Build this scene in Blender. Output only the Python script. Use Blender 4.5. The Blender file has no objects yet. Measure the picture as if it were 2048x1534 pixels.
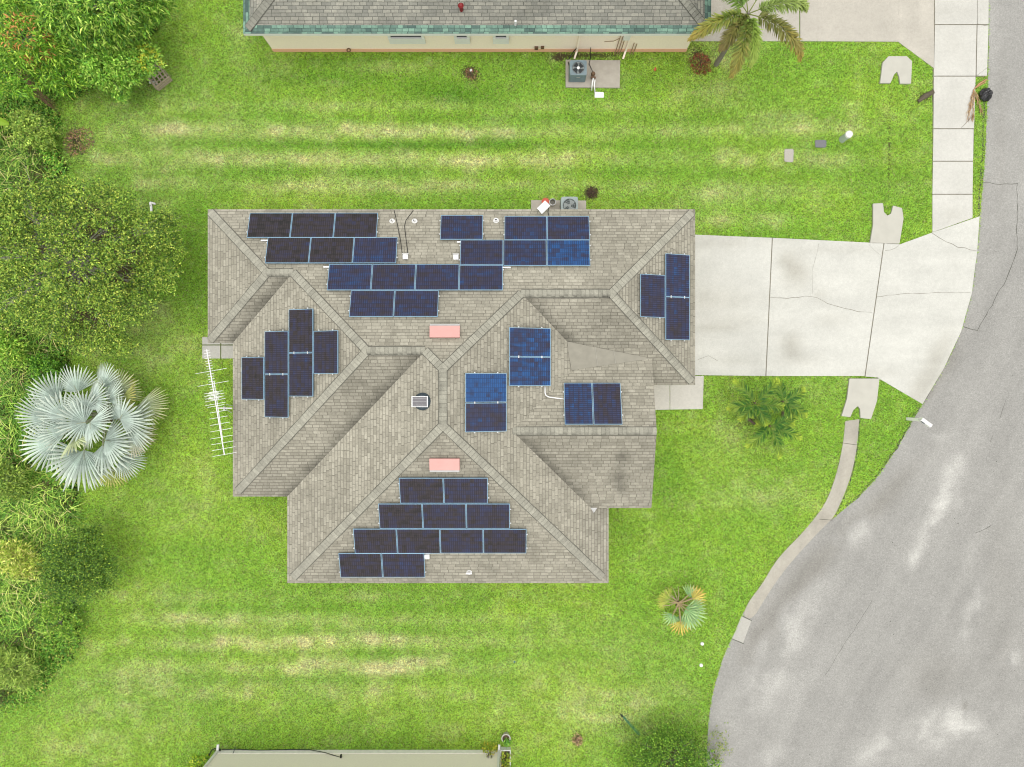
import bpy, bmesh, math, random
import numpy as np
from mathutils import Vector, Matrix
from mathutils.geometry import tessellate_polygon

R = math.radians
rng = np.random.default_rng(11)
random.seed(11)
scene = bpy.context.scene
COL = scene.collection

# ------------------------------------------------------------------ camera
H = 32.0            # the drone hovers 32 m up and looks straight down
F = 1421.0          # focal length in pixels of a 2048 px wide picture
cam_d = bpy.data.cameras.new("camera")
cam_d.sensor_width = 36.0
cam_d.lens = 36.0 * F / 2048.0
cam_d.clip_end = 2000
cam = bpy.data.objects.new("camera", cam_d)
cam.location = (0, 0, H)
COL.objects.link(cam)
scene.camera = cam

# ------------------------------------------------------------------ sky and sun (overcast)
SUN_EL, SUN_AZ = R(85), R(170)       # azimuth clockwise from north
world = bpy.data.worlds.new("World")
scene.world = world
world.use_nodes = True
wn = world.node_tree
bg = wn.nodes["Background"]
sky = wn.nodes.new("ShaderNodeTexSky")
sky.sky_type = 'NISHITA'
sky.sun_disc = False
sky.sun_elevation = SUN_EL
sky.sun_rotation = SUN_AZ
sky.dust_density = 6.0
sky.air_density = 1.0
sky.ozone_density = 1.0
hs = wn.nodes.new("ShaderNodeHueSaturation")
hs.inputs['Saturation'].default_value = 0.18      # cloud cover greys the sky light
wn.links.new(sky.outputs[0], hs.inputs['Color'])
wn.links.new(hs.outputs[0], bg.inputs[0])
bg.inputs[1].default_value = 0.10
sun_d = bpy.data.lights.new("sun", 'SUN')
sun_d.energy = 1.5
sun_d.angle = R(140)
sun_d.color = (1.0, 0.965, 0.88)
sun = bpy.data.objects.new("sun", sun_d)
sdir = Vector((math.sin(SUN_AZ) * math.cos(SUN_EL), math.cos(SUN_AZ) * math.cos(SUN_EL), math.sin(SUN_EL)))
sun.rotation_euler = sdir.to_track_quat('Z', 'Y').to_euler()
sun.location = (0, 0, 60)
COL.objects.link(sun)
scene.view_settings.view_transform = 'Standard'
scene.view_settings.look = 'None'
scene.view_settings.gamma = 1.0
scene.view_settings.exposure = 0.62
scene.cycles.max_bounces = 6
scene.cycles.filter_width = 1.1

# ------------------------------------------------------------------ helpers
def P(px, py, z=0.0):
    k = (H - z) / F
    return ((px - 1024.0) * k, -(py - 767.0) * k, z)

def lin(c):
    c = np.asarray(c, float) / 255.0
    return np.where(c <= 0.04045, c / 12.92, ((c + 0.055) / 1.055) ** 2.4)

ILL = 1.65
def A(r, g, b, f=1.0):
    v = lin((r, g, b)) / ILL * f
    return (float(v[0]), float(v[1]), float(v[2]), 1.0)

ORG = {}
def link(o, parent=None):
    COL.objects.link(o)
    if parent is not None:
        o.parent = parent
    return o

def tag(o, label=None, cat=None, group=None, kind=None):
    if label: o['label'] = label
    if cat: o['category'] = cat
    if group: o['group'] = group
    if kind: o['kind'] = kind
    return o

def thing(name, label, cat, loc=(0, 0, 0), group=None):
    o = bpy.data.objects.new(name, None)
    o.empty_display_size = 0.2
    o.location = loc
    COL.objects.link(o)
    ORG[o.name] = np.array(loc, float)
    return tag(o, label, cat, group)

def org(parent):
    while parent is not None:
        if parent.name in ORG: return ORG[parent.name]
        parent = parent.parent
    return np.zeros(3)

def np_obj(name, V, F_, mat, parent=None, cols=None, uv=None, smooth=False):
    """V (n,3) world coordinates, F_ (m,k) faces of one size."""
    V = np.asarray(V, np.float64) - org(parent)
    F_ = np.asarray(F_, np.int32)
    m, k = F_.shape
    me = bpy.data.meshes.new(name)
    me.vertices.add(len(V)); me.vertices.foreach_set('co', V.astype(np.float32).ravel())
    me.loops.add(m * k); me.loops.foreach_set('vertex_index', F_.ravel())
    me.polygons.add(m)
    me.polygons.foreach_set('loop_start', np.arange(0, m * k, k, dtype=np.int32))
    me.polygons.foreach_set('loop_total', np.full(m, k, np.int32))
    me.update(calc_edges=True)
    if smooth:
        me.polygons.foreach_set('use_smooth', np.ones(m, bool))
    if cols is not None:
        a = me.color_attributes.new('Col', 'FLOAT_COLOR', 'POINT')
        c = np.ones((len(V), 4), np.float32); c[:, :3] = np.asarray(cols)[:, :3]
        a.data.foreach_set('color', c.ravel())
    if uv is not None:
        l = me.uv_layers.new(name='UVMap')
        l.data.foreach_set('uv', np.asarray(uv, np.float32)[F_.ravel()].ravel())
    me.materials.append(mat)
    o = bpy.data.objects.new(name, me)
    return link(o, parent)

class MB:
    """collects simple shapes, builds ONE mesh"""
    def __init__(s):
        s.v, s.f, s.c, s.uv, s.col = [], [], [], {}, (1, 1, 1)
    def add(s, vs, fs):
        b = len(s.v)
        for p in vs:
            s.v.append(tuple(p)); s.c.append(s.col)
        for f in fs: s.f.append([i + b for i in f])
    def box(s, c, size, rz=0.0, M=None):
        sx, sy, sz = [q / 2 for q in size]
        vs = [(x, y, z) for x in (-sx, sx) for y in (-sy, sy) for z in (-sz, sz)]
        if M is None: M = Matrix.Translation(c) @ Matrix.Rotation(rz, 4, 'Z')
        s.add([tuple(M @ Vector(p)) for p in vs],
              [(0, 1, 3, 2), (4, 6, 7, 5), (0, 4, 5, 1), (2, 3, 7, 6), (0, 2, 6, 4), (1, 5, 7, 3)])
    def bar(s, a, b, w, h=None):
        a, b = Vector(a), Vector(b); d = b - a
        M = Matrix.Translation((a + b) / 2) @ d.to_track_quat('X', 'Z').to_matrix().to_4x4()
        s.box(None, (d.length, w, h or w), M=M)
    def cyl(s, c, r, h, n=20, r2=None, cap=True):
        r2 = r if r2 is None else r2
        x, y, z = c
        vs = [(x + r * math.cos(2 * math.pi * i / n), y + r * math.sin(2 * math.pi * i / n), z) for i in range(n)]
        vs += [(x + r2 * math.cos(2 * math.pi * i / n), y + r2 * math.sin(2 * math.pi * i / n), z + h) for i in range(n)]
        fs = [(i, (i + 1) % n, n + (i + 1) % n, n + i) for i in range(n)]
        if cap: fs += [tuple(range(n, 2 * n)), tuple(range(n - 1, -1, -1))]
        s.add(vs, fs)
    def ring(s, c, r0, r1, h, n=32):
        x, y, z = c; vs = []
        for r, zz in ((r0, z), (r1, z), (r1, z + h), (r0, z + h)):
            vs += [(x + r * math.cos(2 * math.pi * i / n), y + r * math.sin(2 * math.pi * i / n), zz) for i in range(n)]
        fs = []
        for k in range(4):
            for i in range(n):
                a, b = k * n, ((k + 1) % 4) * n
                fs.append((a + i, a + (i + 1) % n, b + (i + 1) % n, b + i))
        s.add(vs, fs)
    def tube(s, pts, rad, n=8):
        pts = [Vector(p) for p in pts]
        if not hasattr(rad, '__len__'): rad = [rad] * len(pts)
        vs, fs = [], []
        for i, p in enumerate(pts):
            d = (pts[min(i + 1, len(pts) - 1)] - pts[max(i - 1, 0)]).normalized()
            u = d.orthogonal().normalized() if i == 0 else (u - d * u.dot(d)).normalized()
            w = d.cross(u)
            for j in range(n):
                a = 2 * math.pi * j / n
                vs.append(p + (u * math.cos(a) + w * math.sin(a)) * rad[i])
        for i in range(len(pts) - 1):
            for j in range(n):
                fs.append((i * n + j, i * n + (j + 1) % n, (i + 1) * n + (j + 1) % n, (i + 1) * n + j))
        fs += [tuple(range(n - 1, -1, -1)), tuple(range((len(pts) - 1) * n, len(pts) * n))]
        s.add(vs, fs)
    def prism(s, poly, z0, z1):
        n = len(poly)
        vs = [(p[0], p[1], z0) for p in poly] + [(p[0], p[1], z1) for p in poly]
        ar = sum(poly[i][0] * poly[(i + 1) % n][1] - poly[(i + 1) % n][0] * poly[i][1] for i in range(n))
        fs = [tuple(range(n, 2 * n)), tuple(range(n - 1, -1, -1))] + [(i, (i + 1) % n, n + (i + 1) % n, n + i) for i in range(n)]
        if ar < 0: fs = [f[::-1] for f in fs]
        s.add(vs, fs)
    def build(s, name, mat, parent=None, cols=False, smooth=False, bevel=0.0):
        me = bpy.data.meshes.new(name)
        o3 = org(parent)
        me.from_pydata([(p[0] - o3[0], p[1] - o3[1], p[2] - o3[2]) for p in s.v], [], s.f)
        me.update()
        if cols:
            a = me.color_attributes.new('Col', 'FLOAT_COLOR', 'POINT')
            c = np.ones((len(s.v), 4), np.float32); c[:, :3] = np.array(s.c)[:, :3]
            a.data.foreach_set('color', c.ravel())
        if smooth: me.polygons.foreach_set('use_smooth', np.ones(len(me.polygons), bool))
        me.materials.append(mat)
        o = bpy.data.objects.new(name, me)
        if bevel:
            b = o.modifiers.new('bevel', 'BEVEL'); b.width = bevel; b.segments = 2; b.limit_method = 'ANGLE'
        return link(o, parent)

def inpoly(px, py, poly):
    """vectorised even-odd test"""
    r = np.zeros(len(px), bool); n = len(poly)
    for i in range(n):
        x0, y0 = poly[i][:2]; x1, y1 = poly[(i + 1) % n][:2]
        if y0 == y1: continue
        c = (y0 > py) != (y1 > py)
        r ^= c & (px < (x1 - x0) * (py - y0) / (y1 - y0) + x0)
    return r

_tab = rng.random((256, 256))
def vnoise(x, y):
    xi = np.floor(x).astype(int); yi = np.floor(y).astype(int)
    fx = x - xi; fy = y - yi
    fx = fx * fx * (3 - 2 * fx); fy = fy * fy * (3 - 2 * fy)
    g = lambda a, b: _tab[a % 256, b % 256]
    return (g(xi, yi) * (1 - fx) + g(xi + 1, yi) * fx) * (1 - fy) + (g(xi, yi + 1) * (1 - fx) + g(xi + 1, yi + 1) * fx) * fy
def fbm(x, y, o=4):
    s = np.zeros_like(x); a = .5; t = 0
    for i in range(o):
        s += a * vnoise(x * 2 ** i + 37.1 * i, y * 2 ** i + 11.7 * i); t += a; a *= .5
    return s / t

def tess(bm, poly, z):
    vs = [bm.verts.new((p[0], p[1], z)) for p in poly]
    for t in tessellate_polygon([[Vector((p[0], p[1], 0)) for p in poly]]):
        a, b, c = [poly[i] for i in t]
        cr = (b[0] - a[0]) * (c[1] - a[1]) - (b[1] - a[1]) * (c[0] - a[0])
        if abs(cr) < 1e-9: continue
        bm.faces.new([vs[i] for i in (t if cr > 0 else t[::-1])])

def clipgrid(polys, z, step, name, mat, colfn, thick=0.12, kind='structure', parent=None):
    """flat slabs (world polygons) cut to a fine grid so that wear can be stored per vertex; skirted down by thick"""
    bm = bmesh.new()
    for poly in polys:
        tess(bm, poly, z)
    xs = [v.co.x for v in bm.verts]; ys = [v.co.y for v in bm.verts]
    if step:
        for ax, lo, hi in ((0, min(xs), max(xs)), (1, min(ys), max(ys))):
            q = math.floor(lo / step) * step + step
            while q < hi:
                co = [0, 0, 0]; no = [0, 0, 0]; co[ax] = q; no[ax] = 1
                bmesh.ops.bisect_plane(bm, geom=bm.verts[:] + bm.edges[:] + bm.faces[:], plane_co=co, plane_no=no, dist=1e-5)
                q += step
    if thick:
        be = [e for e in bm.edges if e.is_boundary]
        r = bmesh.ops.extrude_edge_only(bm, edges=be)
        for g in r['geom']:
            if isinstance(g, bmesh.types.BMVert): g.co.z -= thick
    bm.normal_update()
    me = bpy.data.meshes.new(name); 
    co = np.array([v.co[:] for v in bm.verts])
    bm.to_mesh(me); bm.free()
    a = me.color_attributes.new('Col', 'FLOAT_COLOR', 'POINT')
    c = np.ones((len(co), 4), np.float32); c[:, :3] = colfn(co[:, 0], co[:, 1])
    a.data.foreach_set('color', c.ravel())
    me.materials.append(mat)
    o = bpy.data.objects.new(name, me)
    link(o, parent)
    if kind: o['kind'] = kind
    return o

def ribbon(mb, pts, w, z, jit=0.0, closed=False):
    """thin flat strip along world points, width w"""
    out = []
    for a, b in zip(pts[:-1], pts[1:]):
        d = math.hypot(b[0] - a[0], b[1] - a[1]); n = max(1, int(d / 0.25)) if jit else 1
        for i in range(n):
            t = i / n
            out.append((a[0] + (b[0] - a[0]) * t + random.uniform(-jit, jit), a[1] + (b[1] - a[1]) * t + random.uniform(-jit, jit)))
    out.append(pts[-1][:2])
    L, Rr = [], []
    for i, p in enumerate(out):
        q0 = out[max(i - 1, 0)]; q1 = out[min(i + 1, len(out) - 1)]
        dx, dy = q1[0] - q0[0], q1[1] - q0[1]; l = math.hypot(dx, dy) or 1
        ww = w / 2 * (random.uniform(.5, 1.2) if jit else 1)
        L.append((p[0] - dy / l * ww, p[1] + dx / l * ww, z)); Rr.append((p[0] + dy / l * ww, p[1] - dx / l * ww, z))
    n = len(out)
    mb.add(L + Rr, [(i + n, i + 1 + n, i + 1, i) for i in range(n - 1)])

# ------------------------------------------------------------------ materials
def new_mat(name):
    m = bpy.data.materials.new(name); m.use_nodes = True
    return m, m.node_tree, m.node_tree.nodes['Principled BSDF']

def plain(name, col, rough=.6, metal=0.0, noise=0.12, nscale=6.0, bump=0.0, spec=.4):
    m, t, b = new_mat(name)
    b.inputs['Roughness'].default_value = rough; b.inputs['Metallic'].default_value = metal
    b.inputs['Specular IOR Level'].default_value = spec
    tc = t.nodes.new('ShaderNodeTexCoord'); n = t.nodes.new('ShaderNodeTexNoise')
    n.inputs['Scale'].default_value = nscale; n.inputs['Detail'].default_value = 5
    t.links.new(tc.outputs['Object'], n.inputs['Vector'])
    mr = t.nodes.new('ShaderNodeMapRange')
    mr.inputs[3].default_value = 1 - noise * 2; mr.inputs[4].default_value = 1 + noise
    t.links.new(n.outputs['Fac'], mr.inputs[0])
    mx = t.nodes.new('ShaderNodeMix'); mx.data_type = 'RGBA'; mx.blend_type = 'MULTIPLY'; mx.inputs[0].default_value = 1
    mx.inputs[6].default_value = col; t.links.new(mr.outputs[0], mx.inputs[7])
    t.links.new(mx.outputs[2], b.inputs['Base Color'])
    if bump:
        bp = t.nodes.new('ShaderNodeBump'); bp.inputs['Strength'].default_value = bump; bp.inputs['Distance'].default_value = .01
        t.links.new(n.outputs['Fac'], bp.inputs['Height']); t.links.new(bp.outputs[0], b.inputs['Normal'])
    return m

def leafmat(name, transl=.25, rough=.5, spec=.3):
    m, t, b = new_mat(name)
    a = t.nodes.new('ShaderNodeAttribute'); a.attribute_name = 'Col'
    t.links.new(a.outputs['Color'], b.inputs['Base Color'])
    b.inputs['Roughness'].default_value = rough; b.inputs['Specular IOR Level'].default_value = spec
    tr = t.nodes.new('ShaderNodeBsdfTranslucent'); t.links.new(a.outputs['Color'], tr.inputs['Color'])
    mx = t.nodes.new('ShaderNodeMixShader'); mx.inputs[0].default_value = transl
    t.links.new(b.outputs[0], mx.inputs[1]); t.links.new(tr.outputs[0], mx.inputs[2])
    t.links.new(mx.outputs[0], t.nodes['Material Output'].inputs['Surface'])
    return m

def attr_noise(name, rough=.85, scales=((3, .10), (25, .12), (140, .16)), bump=.3, spec=.2):
    """per-vertex colour times several octaves of grain"""
    m, t, b = new_mat(name)
    b.inputs['Roughness'].default_value = rough; b.inputs['Specular IOR Level'].default_value = spec
    a = t.nodes.new('ShaderNodeAttribute'); a.attribute_name = 'Col'
    g = t.nodes.new('ShaderNodeNewGeometry')
    cur = a.outputs['Color']; last = None
    for s, amp in scales:
        n = t.nodes.new('ShaderNodeTexNoise'); n.inputs['Scale'].default_value = s; n.inputs['Detail'].default_value = 3
        t.links.new(g.outputs['Position'], n.inputs['Vector'])
        mr = t.nodes.new('ShaderNodeMapRange'); mr.inputs[1].default_value = .25; mr.inputs[2].default_value = .75
        mr.inputs[3].default_value = 1 - amp; mr.inputs[4].default_value = 1 + amp
        t.links.new(n.outputs['Fac'], mr.inputs[0])
        mx = t.nodes.new('ShaderNodeMix'); mx.data_type = 'RGBA'; mx.blend_type = 'MULTIPLY'; mx.inputs[0].default_value = 1
        t.links.new(cur, mx.inputs[6]); t.links.new(mr.outputs[0], mx.inputs[7]); cur = mx.outputs[2]; last = n
    t.links.new(cur, b.inputs['Base Color'])
    if bump:
        bp = t.nodes.new('ShaderNodeBump'); bp.inputs['Strength'].default_value = bump; bp.inputs['Distance'].default_value = .008
        t.links.new(last.outputs['Fac'], bp.inputs['Height']); t.links.new(bp.outputs[0], b.inputs['Normal'])
    return m

def shingle(name, c1, c2, cm, stain=(.5, 1.0), bw=.305, rh=.135, mortar=.011):
    m, t, b = new_mat(name)
    b.inputs['Roughness'].default_value = .9; b.inputs['Specular IOR Level'].default_value = .15
    uv = t.nodes.new('ShaderNodeUVMap')
    br = t.nodes.new('ShaderNodeTexBrick')
    br.inputs['Scale'].default_value = 1; br.inputs['Mortar Size'].default_value = mortar
    br.inputs['Mortar Smooth'].default_value = .35; br.inputs['Brick Width'].default_value = bw; br.inputs['Row Height'].default_value = rh
    br.offset = .5; br.squash = 1
    br.inputs['Color1'].default_value = c1; br.inputs['Color2'].default_value = c2; br.inputs['Mortar'].default_value = cm
    # slightly wavy courses
    nz = t.nodes.new('ShaderNodeTexNoise'); nz.inputs['Scale'].default_value = 1.7
    t.links.new(uv.outputs[0], nz.inputs['Vector'])
    va = t.nodes.new('ShaderNodeVectorMath'); va.operation = 'MULTIPLY_ADD'
    va.inputs[1].default_value = (.04, .03, 0)
    t.links.new(nz.outputs['Color'], va.inputs[0]); t.links.new(uv.outputs[0], va.inputs[2])
    sx = t.nodes.new('ShaderNodeSeparateXYZ'); t.links.new(va.outputs[0], sx.inputs[0])
    dv = t.nodes.new('ShaderNodeMath'); dv.operation = 'DIVIDE'; dv.inputs[1].default_value = rh; t.links.new(sx.outputs[1], dv.inputs[0])
    fl_ = t.nodes.new('ShaderNodeMath'); fl_.operation = 'FLOOR'; t.links.new(dv.outputs[0], fl_.inputs[0])
    wn_ = t.nodes.new('ShaderNodeTexWhiteNoise'); wn_.noise_dimensions = '1D'; t.links.new(fl_.outputs[0], wn_.inputs['W'])
    ma = t.nodes.new('ShaderNodeMath'); ma.operation = 'MULTIPLY_ADD'; ma.inputs[1].default_value = bw * .6; t.links.new(wn_.outputs['Value'], ma.inputs[0]); t.links.new(sx.outputs[0], ma.inputs[2])
    # tabs of uneven width
    n1d = t.nodes.new('ShaderNodeTexNoise'); n1d.inputs['Scale'].default_value = 2.3; n1d.inputs['Detail'].default_value = 0
    cb0 = t.nodes.new('ShaderNodeCombineXYZ'); t.links.new(ma.outputs[0], cb0.inputs[0]); t.links.new(fl_.outputs[0], cb0.inputs[1]); t.links.new(cb0.outputs[0], n1d.inputs['Vector'])
    mb_ = t.nodes.new('ShaderNodeMath'); mb_.operation = 'MULTIPLY_ADD'; mb_.inputs[1].default_value = .30; t.links.new(n1d.outputs['Fac'], mb_.inputs[0]); t.links.new(ma.outputs[0], mb_.inputs[2])
    cb = t.nodes.new('ShaderNodeCombineXYZ'); t.links.new(mb_.outputs[0], cb.inputs[0]); t.links.new(sx.outputs[1], cb.inputs[1])
    t.links.new(cb.outputs[0], br.inputs['Vector'])
    cur = br.outputs['Color']
    g = t.nodes.new('ShaderNodeNewGeometry')
    for s, lo, hi in ((.35, .92, 1.07), (1.6, .90, 1.07), (9, .9, 1.1), (60, .82, 1.18)):
        n = t.nodes.new('ShaderNodeTexNoise'); n.inputs['Scale'].default_value = s; n.inputs['Detail'].default_value = 4
        t.links.new(g.outputs['Position'], n.inputs['Vector'])
        mr = t.nodes.new('ShaderNodeMapRange'); mr.inputs[1].default_value = .3; mr.inputs[2].default_value = .7
        mr.inputs[3].default_value = lo; mr.inputs[4].default_value = hi
        t.links.new(n.outputs['Fac'], mr.inputs[0])
        mx = t.nodes.new('ShaderNodeMix'); mx.data_type = 'RGBA'; mx.blend_type = 'MULTIPLY'; mx.inputs[0].default_value = 1
        t.links.new(cur, mx.inputs[6]); t.links.new(mr.outputs[0], mx.inputs[7]); cur = mx.outputs[2]
    a = t.nodes.new('ShaderNodeAttribute'); a.attribute_name = 'Col'
    mx = t.nodes.new('ShaderNodeMix'); mx.data_type = 'RGBA'; mx.blend_type = 'MULTIPLY'; mx.inputs[0].default_value = 1
    t.links.new(cur, mx.inputs[6]); t.links.new(a.outputs['Color'], mx.inputs[7])
    t.links.new(mx.outputs[2], b.inputs['Base Color'])
    bp = t.nodes.new('ShaderNodeBump'); bp.inputs['Strength'].default_value = .6; bp.inputs['Distance'].default_value = .01; bp.invert = True
    t.links.new(br.outputs['Fac'], bp.inputs['Height']); t.links.new(bp.outputs[0], b.inputs['Normal'])
    return m

def solar_mat():
    m, t, b = new_mat('solar_cells')
    N, L = t.nodes, t.links
    b.inputs['Roughness'].default_value = .12; b.inputs['Specular IOR Level'].default_value = .35
    uv = N.new('ShaderNodeUVMap'); oi = N.new('ShaderNodeObjectInfo')
    # cell to cell variation, 6 strings of 10 cells; u,v run 0..1
    br = N.new('ShaderNodeTexBrick'); br.offset = 0; br.squash = 1
    br.inputs['Scale'].default_value = 1; br.inputs['Brick Width'].default_value = .1; br.inputs['Row Height'].default_value = 1 / 6
    br.inputs['Mortar Size'].default_value = .0016; br.inputs['Mortar Smooth'].default_value = 0
    br.inputs['Color1'].default_value = (0, 0, 0, 1); br.inputs['Color2'].default_value = (1, 1, 1, 1); br.inputs['Mortar'].default_value = (.5, .5, .5, 1)
    ad = N.new('ShaderNodeVectorMath'); ad.operation = 'ADD'
    rm = N.new('ShaderNodeMath'); rm.operation = 'MULTIPLY'; rm.inputs[1].default_value = 50; L.new(oi.outputs['Random'], rm.inputs[0])
    rr = N.new('ShaderNodeMath'); rr.operation = 'FLOOR'; L.new(rm.outputs[0], rr.inputs[0])
    cx = N.new('ShaderNodeCombineXYZ'); L.new(rr.outputs[0], cx.inputs[0]); L.new(rr.outputs[0], cx.inputs[1])
    L.new(uv.outputs[0], ad.inputs[0]); L.new(cx.outputs[0], ad.inputs[1]); L.new(ad.outputs[0], br.inputs['Vector'])
    # broad shift between brown-black and blue
    n = N.new('ShaderNodeTexNoise'); n.inputs['Scale'].default_value = 2.2; n.inputs['Detail'].default_value = 3
    st = N.new('ShaderNodeVectorMath'); st.operation = 'MULTIPLY'; st.inputs[1].default_value = (1, 2.6, 1)
    L.new(ad.outputs[0], st.inputs[0]); L.new(st.outputs[0], n.inputs['Vector'])
    # f = blue tone (object colour r) + noise + cells
    sc = N.new('ShaderNodeSeparateColor'); L.new(oi.outputs['Color'], sc.inputs[0])
    m1 = N.new('ShaderNodeMath'); m1.operation = 'MULTIPLY_ADD'; m1.inputs[1].default_value = .9; m1.inputs[2].default_value = -.45; L.new(n.outputs['Fac'], m1.inputs[0])
    s2 = N.new('ShaderNodeSeparateColor'); L.new(br.outputs['Color'], s2.inputs[0])
    m2 = N.new('ShaderNodeMath'); m2.operation = 'MULTIPLY_ADD'; m2.inputs[1].default_value = .3; L.new(s2.outputs[0], m2.inputs[0]); L.new(m1.outputs[0], m2.inputs[2])
    m3 = N.new('ShaderNodeMath'); m3.operation = 'ADD'; m3.use_clamp = True; L.new(m2.outputs[0], m3.inputs[0]); L.new(sc.outputs[0], m3.inputs[1])
    cr = N.new('ShaderNodeValToRGB'); e = cr.color_ramp.elements
    e[0].position = 0; e[0].color = (.010, .009, .010, 1)
    e[1].position = 1; e[1].color = (.010, .074, .235, 1)
    for pos, c in ((.25, (.030, .023, .026, 1)), (.45, (.028, .026, .052, 1)), (.65, (.024, .030, .080, 1)), (.82, (.016, .042, .125, 1))):
        q = e.new(pos); q.color = c
    L.new(m3.outputs[0], cr.inputs[0])
    # dark gaps between the strings of cells
    wv = N.new('ShaderNodeTexBrick'); wv.offset = 0; wv.inputs['Scale'].default_value = 1
    wv.inputs['Brick Width'].default_value = .05; wv.inputs['Row Height'].default_value = 1 / 6; wv.inputs['Mortar Size'].default_value = .010; wv.inputs['Mortar Smooth'].default_value = .3
    wv.inputs['Color1'].default_value = (1, 1, 1, 1); wv.inputs['Color2'].default_value = (.75, .75, .75, 1); wv.inputs['Mortar'].default_value = (.4, .36, .4, 1)
    L.new(ad.outputs[0], wv.inputs['Vector'])
    mx = N.new('ShaderNodeMix'); mx.data_type = 'RGBA'; mx.blend_type = 'MULTIPLY'; mx.inputs[0].default_value = 1
    L.new(cr.outputs[0], mx.inputs[6]); L.new(wv.outputs['Color'], mx.inputs[7])
    L.new(mx.outputs[2], b.inputs['Base Color'])
    return m

M = {}
M['ground'] = attr_noise('soil_and_turf', .95, ((.6, .12), (9, .2), (45, .3)), bump=.5)
M['blade'] = leafmat('grass_blades', .3, .6, .15)
M['leaf'] = leafmat('leaves', .15, .5, .3)
M['waxy'] = leafmat('waxy_leaves', .15, .55, .25)
M['concrete'] = attr_noise('concrete', .85, ((.7, .04), (7, .05), (20, .08), (50, .08)), bump=.15)
M['asphalt'] = attr_noise('asphalt', .9, ((.5, .04), (5, .05), (12, .11), (23, .20), (60, .2)), bump=.3)
M['shingle'] = shingle('grey_shingles', A(202, 198, 182), A(176, 172, 157), A(148, 144, 131))
M['shingle_n'] = shingle('grey_green_shingles', A(190, 189, 176), A(158, 159, 150), A(120, 121, 114))
M['shingle_g'] = shingle('green_shingles', A(150, 190, 170), A(95, 120, 115), A(85, 105, 98), rh=.14, bw=.26)
M['cap'] = attr_noise('cap_shingles', .9, ((2.5, .12), (18, .14), (70, .16)), bump=.3)
M['membrane'] = plain('roof_membrane', A(172, 168, 153), .8, noise=.14, nscale=3.5)
M['white'] = plain('white_paint', (.72, .72, .71, 1), .45, noise=.05)
M['peach'] = plain('peach_stucco', (.90, .79, .66, 1), .85, noise=.05, nscale=14, bump=.2)
M['pinkband'] = plain('pink_stucco', A(244, 190, 158, 1.4), .85, noise=.06, nscale=14, bump=.2)
M['cream'] = plain('cream_stucco', (.90, .83, .76, 1), .85, noise=.05, nscale=14, bump=.2)
M['pink'] = plain('pink_metal', A(245, 186, 178), .5, noise=.05, nscale=3)
M['flash'] = plain('pale_flashing', A(205, 205, 203), .4, .3)
M['frame'] = plain('sky_tinted_frame', (.24, .40, .54, 1), .35, .2, noise=.1)  # light blue stands in for sky reflected along the panel edges
M['frame_s'] = plain('panel_underside', (.03, .035, .05, 1), .5)
M['solar'] = solar_mat()
M['clamp'] = plain('bare_aluminium', (.65, .66, .66, 1), .35, .5)
M['darkmetal'] = plain('slate_metal', A(75, 90, 100), .5, .1)
M['acgrey'] = plain('grey_green_enamel', A(178, 192, 192), .5)
M['acdark'] = plain('slate_enamel', A(140, 160, 168), .5)
M['black'] = plain('black_plastic', (.012, .012, .013, 1), .4)
M['bag'] = plain('black_bag_film', (.014, .014, .017, 1), .22, spec=.6)
M['fanblack'] = plain('fan_black', (.02, .022, .022, 1), .5)
M['fangrey'] = plain('fan_grey', A(165, 172, 170), .45)
M['void'] = plain('dark_inside', (.01, .01, .01, 1), .9)
M['wood'] = plain('weathered_wood', A(214, 198, 172), .85, noise=.25, nscale=20)
M['darkwood'] = plain('rotting_wood', A(120, 110, 92), .95, noise=.35, nscale=30, bump=.6)
M['bark'] = plain('grey_bark', A(165, 158, 145), .9, noise=.25, nscale=12, bump=.4)
M['palmbark'] = plain('palm_bark', A(130, 112, 95), .9, noise=.3, nscale=16, bump=.5)
M['glass'] = plain('window_glass', (.02, .025, .03, 1), .08, spec=.6)
M['brass'] = plain('brown_brass', A(130, 100, 75), .6, .2, noise=.25, nscale=25)
M['greenpaint'] = plain('green_paint', A(60, 150, 110), .4)
M['red'] = plain('red_plastic', A(225, 95, 65), .5)
M['greylid'] = plain('grey_plastic_lid', A(135, 135, 140), .6, noise=.2, nscale=40)
M['tanlid'] = plain('tan_concrete_lid', A(205, 200, 188), .85, noise=.15, nscale=25)
M['crack'] = plain('crack_dirt', A(148, 143, 128), .95, noise=.3, nscale=12)
M['jointc'] = plain('joint_filler', A(158, 154, 138), .95, noise=.3, nscale=8)
M['crackd'] = plain('joint_dirt', A(92, 92, 80), .95, noise=.3, nscale=12)
M['palegreen'] = plain('pale_green_plastic', A(215, 232, 220), .5)
M['twig'] = plain('pale_twig', A(205, 200, 188), .9)
M['soil'] = plain('bare_soil', A(120, 100, 78), .95, noise=.3, nscale=30, bump=.6)

def G(*pts):
    return [P(x, y, 0)[:2] for x, y in pts]

def chaikin(pts, it=2):
    for _ in range(it):
        o = []
        for i in range(len(pts)):
            a, b = pts[i], pts[(i + 1) % len(pts)]
            o += [(a[0] * .75 + b[0] * .25, a[1] * .75 + b[1] * .25), (a[0] * .25 + b[0] * .75, a[1] * .25 + b[1] * .75)]
        pts = o
    return pts
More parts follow.
